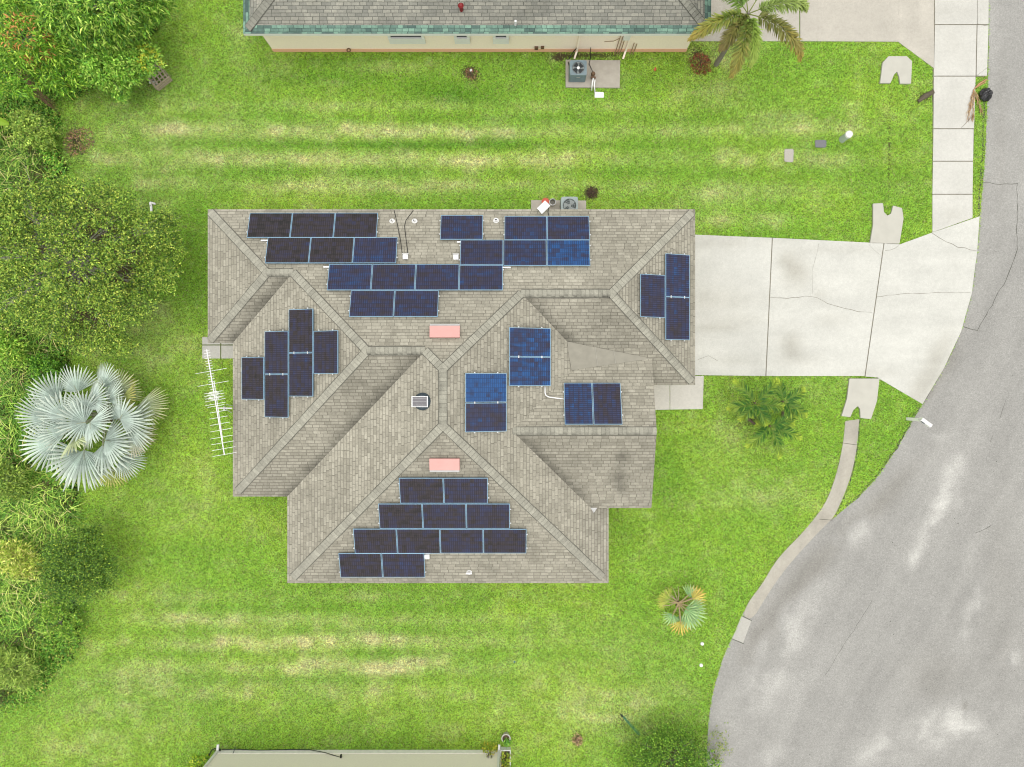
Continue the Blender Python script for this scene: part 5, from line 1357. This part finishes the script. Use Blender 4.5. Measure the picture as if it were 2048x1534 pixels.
def merge(parts):
    V, Q, C, o = [], [], [], 0
    for v, q, c in parts: V.append(v); Q.append(q + o); C.append(c); o += len(v)
    return np.concatenate(V), np.concatenate(Q), np.concatenate(C)
TG = [(G((-90, 540), (110, 560), (112, 690), (90, 740), (40, 790), (-90, 800)), .42, 1.05), (G((-90, 800), (30, 800), (40, 920), (150, 985), (150, 1010), (130, 1075), (95, 1150), (100, 1200), (85, 1280), (-90, 1300)), .42, 1.0),
      (G((-90, 270), (60, 270), (105, 340), (100, 385), (-90, 400)), .5, 1.0), (G((-90, 1300), (40, 1310), (60, 1350), (20, 1400), (-90, 1400)), .42, .8), (G((-90, 400), (20, 400), (20, 560), (-90, 560)), .55, .9), (G((-90, -60), (35, -60), (30, 15), (-90, 30)), .6, .9)]
parts = []
for poly, st, L in TG:
    x, y = scatter(poly, st); n = 46
    pal = pick(len(x) * n, [(142, 190, 74), (176, 208, 104), (98, 152, 54), (204, 204, 146), (74, 124, 44)], [4, 2.6, 4, .8, 3], .3)
    pal *= np.repeat(np.where(fbm(x * .4 + 3, y * .4) > .5, 1.1, .85)[:, None], n, 0)
    parts.append(arching(x, y, n, L * 1.2, 1.0, .036, pal, spread=.16))
V, Q, C = merge(parts)
tag(np_obj('tall_grass', V, Q, M['leaf'], cols=C), 'tall arching pale green grass filling the left edge around the silver palm', 'tall grass', kind='stuff')
# low leafy weeds on a lumpy mat
x, y = scatter([(-27.5, -21), (-13, -21), (-13, 21), (-27.5, 21)], .068); k = in_strip(x, y); pxx = x * F / H + 1024; pyy = 767 - y * F / H; k &= ~((((pxx - 150) / 150) ** 2 + ((pyy - 545) / 140) ** 2 < 1) & (rng.random(len(x)) < .8))
x, y = x[k], y[k]
hgt = .12 + .75 * np.clip(fbm(x * .8 + 2, y * .8, 3) - .2, 0, 1); edge = np.clip(fbm(x * 2 + 5, y * 2, 3) * 1.3, 0.2, 1)
per = 3; n = len(x) * per
B = np.repeat(np.stack([x, y, hgt * edge], 1), per, 0) + rng.normal(0, .05, (n, 3)); B[:, 2] = np.maximum(B[:, 2], .04)
D = unit(np.stack([rng.normal(0, 1, n), rng.normal(0, 1, n), rng.uniform(-.1, .6, n)], 1))
V = leaf_quads(B, D, rng.uniform(.07, .14, n), rng.uniform(.04, .08, n), .15)
tone = np.repeat(fbm(x * .9 + 20, y * .9, 3), per)[:, None]
tgm = np.zeros(len(x), bool)
for poly, _s, _l in TG: tgm |= inpoly(x, y, poly)
tgm = np.repeat(tgm, per); sl_ = rng.random(n) < .3; B[sl_, :2] += rng.normal(0, .3, (sl_.sum(), 2)); V = leaf_quads(B, D, rng.uniform(.07, .14, n), rng.uniform(.04, .08, n), .15)
c = pick(n, [(104, 160, 54), (76, 134, 44), (134, 180, 70), (158, 172, 84)], [4, 4, 2, 1.4], .35) * (.65 + .7 * tone)
c[tgm] = pick(n, [(92, 118, 48), (110, 112, 66), (70, 100, 40)], [3, 2, 3], .3)[tgm] * .7  # weeds below tall grass darkened to paint the shade in its gaps
tag(leaves_obj('undergrowth', [V], [c], M['leaf'], None), 'low leafy weeds and vines carpeting the wild strip on the left', 'undergrowth', kind='stuff')
# bramble-like dry stems along the lawn edge, top left
mb = MB()
for _ in range(60):
    a = P(random.uniform(35, 100), 0, .3); t_ = (a[0] - P(35, 0, .3)[0]) / (P(100, 0, .3)[0] - P(35, 0, .3)[0]); yy = P(0, 140 + 70 * t_ + random.uniform(-8, 8), .3)[1]
    mb.tube([(a[0], yy, .55), (a[0] + .25, yy - .2 + random.uniform(-.1, .1), .6), (a[0] + .5, yy - .35 + random.uniform(-.2, .2), .3)], [.012, .01, .004], 4)
tag(mb.build('dry_vine', plain('dry_vine_stems', A(150, 110, 92), .95)), 'strip of dry reddish brown stems beside the mango tree', 'vine')
# banana leaves at the left edge
t = thing('banana_plant', 'banana plant with broad yellow green leaves cut off by the left edge', 'banana plant', (*P(-8, 250)[:2], 0))
def big_leaf(a, el, L, W, z0, col, bend=1.3, c0=None):
    mb = MB(); mb.col = col; c0 = np.array(c0); n = 9; pts = []; p = c0.copy(); vs = []
    for i in range(n + 1):
        f_ = i / n; e = el - bend * f_; w = W * math.sin(math.pi * min(1, f_ * .92 + .05)) ** .55
        s = np.array([-math.sin(a), math.cos(a), 0]); ww = w * random.uniform(.9, 1.05)
        vs += [tuple(p + s * ww / 2 + np.array([0, 0, -.25 * ww])), tuple(p + np.array([0, 0, .0])), tuple(p - s * ww / 2 + np.array([0, 0, -.25 * ww]))]
        p = p + L / n * np.array([math.cos(e) * math.cos(a), math.cos(e) * math.sin(a), math.sin(e)])
    fs = []
    for i in range(n): fs += [(3 * i, 3 * i + 1, 3 * i + 4, 3 * i + 3), (3 * i + 1, 3 * i + 2, 3 * i + 5, 3 * i + 4)]
    mb.add(vs, fs); return mb
b0 = np.array(P(-8, 250)); 
for a, el, L, col in ((R(55), R(30), 1.0, A(205, 215, 70, 1.7)), (R(-15), R(25), 1.5, A(140, 175, 50, 1.5)), (R(-70), R(30), 1.3, A(175, 205, 80, 1.6)), (R(190), R(40), 1.3, A(150, 190, 60, 1.6)), (R(-100), R(30), 1.6, A(160, 200, 70, 1.6)), (R(110), R(20), 1.3, A(190, 210, 70, 1.6))):
    mb = big_leaf(a, el, L, .42, 1.2, col, 1.1, b0 + np.array([0, 0, 1.2])); mb.build('leaf', M['leaf'], t, cols=True)
mb = MB(); mb.tube([tuple(b0), tuple(b0 + np.array([0, 0, 1.25]))], [.12, .07], 10); mb.build('stem', M['palmbark'], t)

# --- palms
def frond_mesh(base, az, L, el0, bend, leaf_l, nl, lw, c_in, c_tip, plume=0.0, yaw=0.0):
    """feather frond: leaflet quads along an arching rib; returns verts, cols, rib points"""
    n = 26; p = np.array(base, float); pts = [p.copy()]; dirs = []
    for i in range(n):
        f_ = (i + .5) / n; e = el0 - bend * f_ ** 1.15; a = az + yaw * f_
        d = np.array([math.cos(e) * math.cos(a), math.cos(e) * math.sin(a), math.sin(e)]); p = p + d * L / n; pts.append(p.copy()); dirs.append(d)
    dirs.append(dirs[-1]); pts = np.array(pts); dirs = np.array(dirs)
    t = np.repeat(np.linspace(.13, .995, nl), 2); m = len(t); idx = t * n; i0 = np.clip(idx.astype(int), 0, n - 1); fr = (idx - i0)[:, None]
    B = pts[i0] * (1 - fr) + pts[i0 + 1] * fr; Dr = unit(dirs[i0])
    sgn = np.tile([1., -1.], nl); up = np.array([0, 0, 1.0]); S = unit(np.cross(Dr, up)); N = np.cross(S, Dr)
    rollang = rng.uniform(-1.2, 1.4, m) * plume + .15
    side = S * sgn[:, None] * np.cos(rollang)[:, None] + N * np.sin(rollang)[:, None]
    fw = rng.uniform(.45, .75, m)[:, None] + t[:, None] ** 3 * .9 + (.35 if plume < .5 else 0)
    D = unit(side + Dr * fw + rng.normal(0, .06, (m, 3)))
    prof = np.clip(np.sin(np.pi * np.clip(t * .86 + .12, 0, 1)), .25, 1) ** .7
    V = leaf_quads(B, D, leaf_l * prof * rng.uniform(.85, 1.12, m), lw, .22, .25)
    k = np.clip(t[:, None] ** (3.0 if plume < .5 else 1.8) + rng.normal(0, .16, (m, 1)), 0, 1)
    C = (np.array(c_in)[None, :3] * (1 - k) + np.array(c_tip)[None, :3] * k) * rng.uniform(.75, 1.25, (m, 1))
    return V, C, pts
def feather_palm(name, label, base, crown, fronds, leaf_l, nl, lw, plume, trunk_r, mat_tr, group=None, el0=.5, bend=1.4, rib=A(150, 165, 80)):
    """fronds: list of (tip px, tip py, tip z, inner colour, tip colour)"""
    base = (*base[:2], 0); t = thing(name, label, 'palm', base, group)
    for tx, ty, tz, ci, ct in fronds:
        q = np.array(P(tx, ty, tz)); d = q - np.array(crown); hor = math.hypot(d[0], d[1]); az = math.atan2(d[1], d[0])
        # arc length found so that the tip lands near the target
        e0 = el0; bd = bend + (crown[2] - tz) * .18
        ss = np.mean([math.cos(e0 - bd * ((i + .5) / 26) ** 1.15) for i in range(26)]); L = hor / max(ss, .3)
        V, C, pts = frond_mesh(crown, az, L, e0, bd, leaf_l, nl, lw, ci, ct, plume)
        fo = leaves_obj('frond', [V], [C], M['leaf'], t)
        mb = MB(); mb.col = rib; mb.tube([tuple(p) for p in pts[::2]], list(np.linspace(.022, .005, len(pts[::2]))), 5); mb.build('rib', M['waxy'], fo, cols=True)
    mb = MB(); c = np.array(crown); b = np.array(base); mb.tube([b, b * .5 + c * .5, c - np.array([0, 0, .1]), c + np.array([0, 0, .12])], [trunk_r * 1.25, trunk_r, trunk_r * .9, trunk_r * .5], 12); mb.build('trunk', mat_tr, t)
    return t
f_ = 1.35
gi, go, gy = A(118, 152, 70, f_), A(205, 190, 70, f_), A(158, 178, 80, f_)
cr = P(1496, 28, 4.3)
feather_palm('foxtail_palm', 'bushy foxtail palm with arching fronds at the neighbour house corner', P(1432, 129), cr,
  [(1374, 92, 3.1, A(120, 146, 62, f_), A(195, 172, 84, f_)), (1452, 168, 2.9, A(104, 128, 56, f_), A(180, 165, 80, f_)), (1492, 142, 3.2, A(146, 178, 78, f_), A(176, 196, 90, f_)), (1588, 132, 2.9, A(110, 120, 60, f_), A(185, 165, 80, f_)),
   (1607, 26, 3.4, A(140, 165, 82, f_), A(165, 182, 96, f_)), (1440, -75, 3.3, gi, gy), (1560, -80, 3.3, gi, gy), (1395, -25, 3.5, gi, gy), (1424, 128, 2.5, A(120, 128, 60, f_), A(150, 130, 80, f_))], .46, 210, .055, 1.0, .09, M['bark'], el0=.55, bend=1.55)
GR = 'three date palms in a cluster'
C1, C2 = A(50, 112, 24, 1.1), A(186, 206, 72, 1.7)
def pyg(label, base, cx, cy, cz, tips):
    return feather_palm('date_palm', label, P(*base), P(cx, cy, cz), [(x, y, z, C1, C2) for x, y, z in tips],   .40, 62, .034, .3, .055, M['palmbark'], GR, el0=.6, bend=1.4, rib=A(120, 150, 60))
pyg('left small date palm of the three on the front lawn', (1492, 836), 1509, 806, 1.7, [(1466, 762, 1.4), (1553, 758, 1.5), (1452, 817, 1.3), (1474, 838, 1.2), (1568, 815, 1.4), (1526, 850, 1.2), (1490, 830, 1.0)])
pyg('right small date palm of the three, nearest the driveway culvert', (1566, 832), 1565, 803, 1.6, [(1552, 763, 1.4), (1606, 778, 1.4), (1609, 832, 1.3), (1582, 840, 1.1), (1540, 818, 1.2)])
pyg('lowest small date palm of the three on the front lawn', (1530, 846), 1539, 852, 1.5, [(1592, 826, 1.3), (1600, 876, 1.3), (1556, 915, 1.2), (1491, 892, 1.2), (1514, 812, 1.2), (1586, 848, 1.3), (1510, 848, 1.1)])
a, b = P(1487, 832, .08), P(1510, 848, .12); mb = MB(); mb.tube([a, b], [.07, .05], 9); tag(mb.build('cut_trunk', M['palmbark']), 'short cut palm trunk lying at the foot of the three date palms', 'trunk')

def fan_leaf(parent, foot, hub, az, tilt, Rr, nseg, span, col, tipcol, joined=.55, mat='waxy', petcol=None, droop=.35, fold=.10, roll=0.0):
    """costapalmate fan: pleated segments fused near the hub, split toward the tips, on a petiole from foot to hub"""
    hub = np.array(hub, float); out = np.array([math.cos(az), math.sin(az), 0]); s = np.array([-math.sin(az), math.cos(az), 0])
    ax = out * math.cos(tilt) + np.array([0, 0, 1]) * math.sin(tilt); nr = np.cross(ax, s); s, nr = s * math.cos(roll) + nr * math.sin(roll), nr * math.cos(roll) - s * math.sin(roll)
    V, C = [], []; col = np.array(col[:3]); tipcol = np.array(tipcol[:3])
    ed = [-span / 2 + span * i / nseg for i in range(nseg + 1)]
    def pt(r, a, lift): 
        p = hub + (ax * math.cos(a) + s * math.sin(a)) * r + nr * (lift - fold * abs(math.sin(a)) * r * 1.2)
        p[2] -= droop * (r / Rr) ** 2 * Rr * .55; return p
    nrv = 1 if nr[2] > 0 else -1
    for i in range(nseg):
        a0, a1 = ed[i], ed[i + 1]; am = (a0 + a1) / 2; rl = Rr * (1 - .18 * abs(am) / (span / 2)) * random.uniform(.92, 1.04)
        h0 = hub; l = pt(rl * joined, a0, -.014 * Rr * nrv); r = pt(rl * joined, a1, -.014 * Rr * nrv); m = pt(rl * joined, am, .026 * Rr * nrv); tp = pt(rl, am + random.uniform(-.02, .02), 0)
        k = random.uniform(.74, 1.2)
        q_ = (a1 - a0) * .30; rs = rl * (joined + (1 - joined) * .55)
        l2 = pt(rs, am - q_, -.004 * Rr * nrv); r2 = pt(rs, am + q_, -.004 * Rr * nrv); m2 = pt(rs, am, .008 * Rr * nrv); hm = hub + (m - hub) * .06
        tl, tr = tp + (l2 - m2) * .2, tp + (r2 - m2) * .2
        V += [h0, l, m, hm, l, l2, m2, m, l2, tl, tp, m2, h0, hm, m, r, m, m2, r2, r, m2, tp, tr, r2]
        for f3_ in (1, .95):  # second half of each segment darker: fold shading put into the colour
            C += [col * k * f3_] * 5 + [(col * .5 + tipcol * .5) * k * f3_] * 2 + [col * k * f3_] + [(col * .5 + tipcol * .5) * k * f3_, tipcol * k, tipcol * k, (col * .5 + tipcol * .5) * k * f3_]
    o = np_obj('fan_leaf', np.array(V), np.arange(len(V)).reshape(-1, 4), M[mat], parent, cols=np.array(C))
    mb = MB(); mb.col = petcol or tuple(col * .95); ft = np.array(foot, float); md = (ft + hub) / 2 + np.array([0, 0, .18 * np.linalg.norm(hub - ft) * .5])
    mb.tube([ft, md, hub, hub + ax * Rr * .25], [.035, .026, .02, .008], 6); mb.build('petiole', M['waxy'], o, cols=True)
    return o
sb = 1.42
SIL, SILT = A(188, 204, 194, sb), A(206, 216, 200, sb); YEL, YELT = A(196, 206, 130, sb), A(205, 190, 110, sb); TAN = A(196, 176, 150, sb)
bp = (*P(218, 835)[:2], 0); bt = thing('silver_fan_palm', 'large silver blue fan palm beside the tall grass on the left', 'palm', bp)
ctr = np.array(P(205, 828, 1.6))
# leaf hubs (photo px), axis end (px), height, size px, colour
FL = [(155, 785, 140, 728, 2.0, 62, 0), (118, 800, 62, 765, 1.9, 72, 0), (100, 838, 26, 815, 1.8, 78, 0), (112, 885, 46, 915, 1.8, 84, 0), (165, 905, 125, 975, 1.9, 88, 0), (168, 900, 182, 982, 2.2, 84, 0),
      (205, 890, 255, 945, 2.0, 72, 0), (210, 880, 280, 890, 2.1, 68, 0), (205, 775, 215, 722, 2.0, 58, 0), (230, 785, 275, 750, 1.8, 58, 2), (245, 795, 300, 760, 1.7, 52, 1), (275, 812, 340, 815, 1.5, 64, 2), (250, 845, 325, 890, 1.8, 84, 0),
      (265, 870, 320, 905, 1.5, 56, 3), (222, 935, 240, 970, 1.3, 46, 1), (240, 915, 285, 950, 1.6, 54, 0), (185, 800, 205, 775, 2.6, 54, 0), (180, 845, 200, 888, 2.9, 62, 0), (170, 845, 126, 850, 2.8, 62, 0),
      (240, 838, 262, 812, 2.4, 56, 0), (150, 875, 150, 900, 2.5, 56, 4), (130, 835, 85, 800, 2.4, 66, 0), (135, 860, 85, 850, 2.3, 70, 0), (172, 820, 150, 788, 2.6, 58, 0), (215, 800, 232, 770, 2.3, 50, 0)]
for hx_, hy_, ex, ey, z, rp, kind in FL:
    hb = np.array(P(hx_, hy_, z)); en = np.array(P(ex, ey, z)); d = en - hb; az = math.atan2(d[1], d[0]); Rr = rp * (H - z) / F * .98
    col, tc = ((SIL, SILT), (YEL, YELT), (A(192, 205, 168, sb), A(208, 205, 150, sb)), (A(190, 200, 180, sb), TAN), (A(205, 218, 170, sb), A(222, 228, 180, sb)))[kind]
    lf = random.uniform(.86, 1.16); col, tc = [tuple(q * lf for q in c_[:3]) for c_ in (col, tc)]
    fan_leaf(bt, ctr + np.array([random.uniform(-.1, .1), random.uniform(-.1, .1), random.uniform(-.3, .2)]), hb, az, R(random.uniform(5, 32)) if z < 2.4 else R(random.uniform(20, 50)), Rr, (26 if z > 2.3 else 20), R(random.uniform(230, 290) if z > 2.3 else random.uniform(125, 190)), col, tc, .42, petcol=A(200, 205, 175), roll=R(random.uniform(-32, 32)), droop=random.uniform(.2, .55), fold=random.uniform(.05, .22))
mb = MB(); mb.tube([bp, (bp[0], bp[1], .9), tuple(ctr)], [.26, .22, .16], 14); mb.build('trunk', M['palmbark'], bt)
mb = MB(); mb.col = A(160, 130, 105)
for k in range(26):
    a = random.uniform(0, 6.28); r_ = random.uniform(.25, .5); z_ = random.uniform(1.0, 1.75); mb.tube([(ctr[0] + .1 * math.cos(a), ctr[1] + .1 * math.sin(a), z_ - .15), (ctr[0] + r_ * math.cos(a), ctr[1] + r_ * math.sin(a), z_ + .1)], [.05, .02], 5)
mb.build('leaf_bases', M['waxy'], bt, cols=True)
# small yellowing fan palm by the road
fp = (*P(1357, 1208)[:2], 0); ft_ = thing('small_fan_palm', 'small half bare fan palm with yellow tipped leaves near the road', 'palm', fp)
fc = np.array(P(1357, 1206, .75))
GRN, GT = A(128, 165, 112, 1.8), A(165, 190, 130, 1.8); YG, YT = A(196, 188, 96, 1.6), A(228, 184, 100, 1.6)
for ex, ey, z, rp, kk in ((1400, 1190, .9, 24, 1), (1385, 1180, .8, 20, 0), (1330, 1194, .7, 22, 2), (1318, 1200, .6, 18, 2), (1392, 1232, .9, 30, 0), (1382, 1245, .8, 26, 0), (1362, 1262, .7, 24, 1), (1338, 1240, .7, 20, 0), (1400, 1215, 1.0, 24, 0), (1378, 1222, 1.1, 24, 0), (1408, 1182, .6, 16, 1), (1358, 1246, .5, 18, 0)):
    en = np.array(P(ex, ey, z)); d = en - fc; az = math.atan2(d[1], d[0]); Rr = rp * (H - z) / F
    col, tc = ((GRN, GT), (YG, YT), (A(150, 170, 80, 1.5), A(205, 200, 90, 1.5)))[kk]
    hb = fc + d * .62 + np.array([0, 0, .1]); fan_leaf(ft_, fc, hb, az, R(15), Rr * 1.3, 11, R(160), col, tc, .24, 'leaf', A(205, 185, 140), .4)
mb = MB(); mb.tube([fp, tuple(fc)], [.13, .10], 10); mb.build('trunk', M['palmbark'], ft_)
mb = MB(); mb.col = A(215, 195, 160)
for ex, ey in ((1328, 1180), (1346, 1176), (1356, 1172), (1340, 1186), (1318, 1212), (1345, 1225)):
    en = P(ex, ey, .7); mb.tube([tuple(fc - np.array([0, 0, .15])), ((fc[0] + en[0]) / 2, (fc[1] + en[1]) / 2, .85), en], [.022, .018, .008], 5)
mb.build('bare_stalks', M['waxy'], ft_, cols=True)

# --- little plants, dead clumps, dropped frond
def clump(name, label, cat, px, py, rpx, n, pal, wts, L, W, h=.25, up=(-.1, .9), group=None):
    c = P(px, py, 0); r = rpx * H / F; t = thing(name, label, cat, c, group)
    m = n; rad = r * np.sqrt(rng.random(m)); a = rng.uniform(0, 6.283, m)
    lump = .6 + .8 * fbm(np.cos(a) * 1.5 + px, np.sin(a) * 1.5 + py, 2)
    B = np.stack([c[0] + rad * lump * np.cos(a), c[1] + rad * lump * np.sin(a) * 1.0, .03 + h * (1 - (rad / r) ** 2) * rng.random(m)], 1)
    D = unit(np.stack([np.cos(a) * .6 + rng.normal(0, .6, m), np.sin(a) * .6 + rng.normal(0, .6, m), rng.uniform(*up, m)], 1))
    leaves_obj('leaves', [leaf_quads(B, D, L * rng.uniform(.6, 1.3, m), W, .2)], [pick(m, pal, wts, .3)], M['leaf'], t)
    mb = MB()
    for k in range(9):
        q = 2 * math.pi * k / 9 + random.uniform(-.3, .3); e_ = r * random.uniform(.35, .8); mb.tube([c, (c[0] + e_ * .5 * math.cos(q), c[1] + e_ * .5 * math.sin(q), h * .9), (c[0] + e_ * math.cos(q), c[1] + e_ * math.sin(q), h * .6)], [.012, .009, .004], 4)
    mb.build('stems', M['darkwood'], t)
    return t
clump('dead_bush', 'dead brown twiggy bush by the wild strip in the upper left', 'bush', 156, 283, 30, 420, [(165, 135, 105), (120, 100, 80), (95, 92, 88), (175, 165, 110)], [3, 3, 2, 1], .13, .035, .3)
clump('red_plant', 'low dark red leaved plant by the foxtail palm', 'plant', 1401, 129, 20, 380, [(125, 60, 50), (150, 85, 65), (100, 60, 48), (140, 120, 80)], [4, 3, 2, 1], .13, .03, .25)
clump('dead_tuft', 'dry tan tuft on bare earth in the bottom lawn', 'tuft', 1155, 1479, 11, 200, [(200, 180, 150), (150, 115, 95), (110, 90, 70)], [3, 2, 2], .09, .025, .12)
clump('dead_tuft', 'brown dead tuft on the bare mound by the peach wall', 'tuft', 942, 148, 11, 130, [(140, 95, 80), (170, 130, 110), (110, 130, 80)], [3, 2, 1], .08, .025, .1)
clump('dead_tuft', 'blackish mulch heap on the grass above the pale condenser', 'heap', 1184, 386, 11, 320, [(70, 55, 45), (95, 78, 62), (50, 42, 36)], [3, 2, 2], .07, .03, .10)
clump('yellow_shrub', 'small yellow green shrub at the right end of the cream wall', 'shrub', 980, 1499, 15, 300, [(165, 185, 60), (130, 160, 45), (195, 190, 70)], [3, 2, 2], .10, .045, .8)
clump('yellow_shrub', 'yellow green shrub at the left end of the cream wall', 'shrub', 404, 1530, 22, 320, [(150, 190, 50), (110, 160, 40), (185, 200, 70)], [3, 3, 2], .14, .06, .6)
# planter and pot at the cream house corner
c = P(1011, 1519, .25); t = thing('planter_box', 'white edged planter of yellow green plants at the cream wall corner', 'planter', (c[0], c[1], 0))
mb = MB()
for q in ((c[0], c[1] + .42, .15, .42, .04), (c[0], c[1] - .62, .15, .42, .04)): mb.box(q[:3], (q[3], q[4], .3))
for q in (-.21, .21): mb.box((c[0] + q, c[1] - .1, .15), (.04, 1.1, .3))
mb.build('box_sides', M['white'], t)
mb = MB(); mb.box((c[0], c[1] - .1, .12), (.4, 1.0, .2)); mb.build('planter_soil', M['soil'], t)
n = 260; B = np.stack([c[0] + rng.uniform(-.2, .2, n), c[1] - .1 + rng.uniform(-.5, .5, n), rng.uniform(.2, .5, n)], 1); D = unit(np.stack([rng.normal(0, 1, n), rng.normal(0, 1, n), rng.uniform(0, .9, n)], 1))
leaves_obj('leaves', [leaf_quads(B, D, rng.uniform(.08, .16, n), .05)], [pick(n, [(150, 180, 60), (90, 130, 50), (180, 190, 80)], [3, 2, 2], .3)], M['leaf'], t)
c = P(1012, 1478, .3); t = thing('plant_pot', 'white pot with a leafy plant standing above the planter', 'plant pot', (c[0], c[1], 0))
mb = MB(); mb.cyl((c[0], c[1] + .04, 0), .14, .34, 20, .2, cap=False); mb.ring((c[0], c[1] + .04, .32), .16, .21, .03, 22); mb.build('pot', M['slab'], t)
mb = MB(); mb.cyl((c[0], c[1] + .04, .27), .17, .01, 20); mb.build('potting_soil', M['soil'], t)
n = 90; B = np.tile(np.array([[c[0] + .02, c[1] - .02, .34]]), (n, 1)) + rng.normal(0, .05, (n, 3)); D = unit(np.stack([rng.normal(.1, .8, n), rng.normal(-1, .7, n), rng.uniform(-.1, .8, n)], 1))
leaves_obj('leaves', [leaf_quads(B, D, rng.uniform(.15, .32, n), .045)], [pick(n, [(80, 140, 50), (120, 170, 60)], [3, 2], .3)], M['leaf'], t)
# dead palm frond lying over the sidewalk edge
t = thing('palm_frond', 'dead tan palm frond lying across the sidewalk edge beside the black bag', 'frond', P(1945, 200, .05))
Vs, Cs = [], []
for (x0_, y0_), (x1_, y1_), dl in (((1948, 178), (1936, 232), .28), ((1948, 178), (1962, 222), .22), ((1948, 180), (1945, 236), .25)):
    p0, p1 = np.array(P(x0_, y0_, .07)), np.array(P(x1_, y1_, .06)); n = 60; tt = rng.random(n)[:, None]; B = p0 * (1 - tt) + p1 * tt + np.concatenate([rng.normal(0, .025, (n, 2)), rng.uniform(0, .03, (n, 1))], 1)
    dd = unit((p1 - p0)[None] + rng.normal(0, .22, (n, 3)) * np.array([1, 1, .1])); Vs.append(leaf_quads(B, dd, rng.uniform(.2, dl + .15, n), .018, .0)); Cs.append(pick(n, [(190, 165, 125), (165, 135, 105), (205, 190, 150)], [3, 2, 2], .25) * .62)
leaves_obj('leaflets', Vs, Cs, M['waxy'], t)
mb = MB(); mb.tube([P(1973, 159, .06), P(1958, 168, .07), P(1947, 180, .07), P(1940, 225, .07)], [.035, .045, .02, .006], 6); mb.tube([P(1972, 164, .05), P(1950, 176, .06)], [.02, .03], 6); mb.build('stalk', plain('dry_stalk', A(215, 165, 120), .7), t)
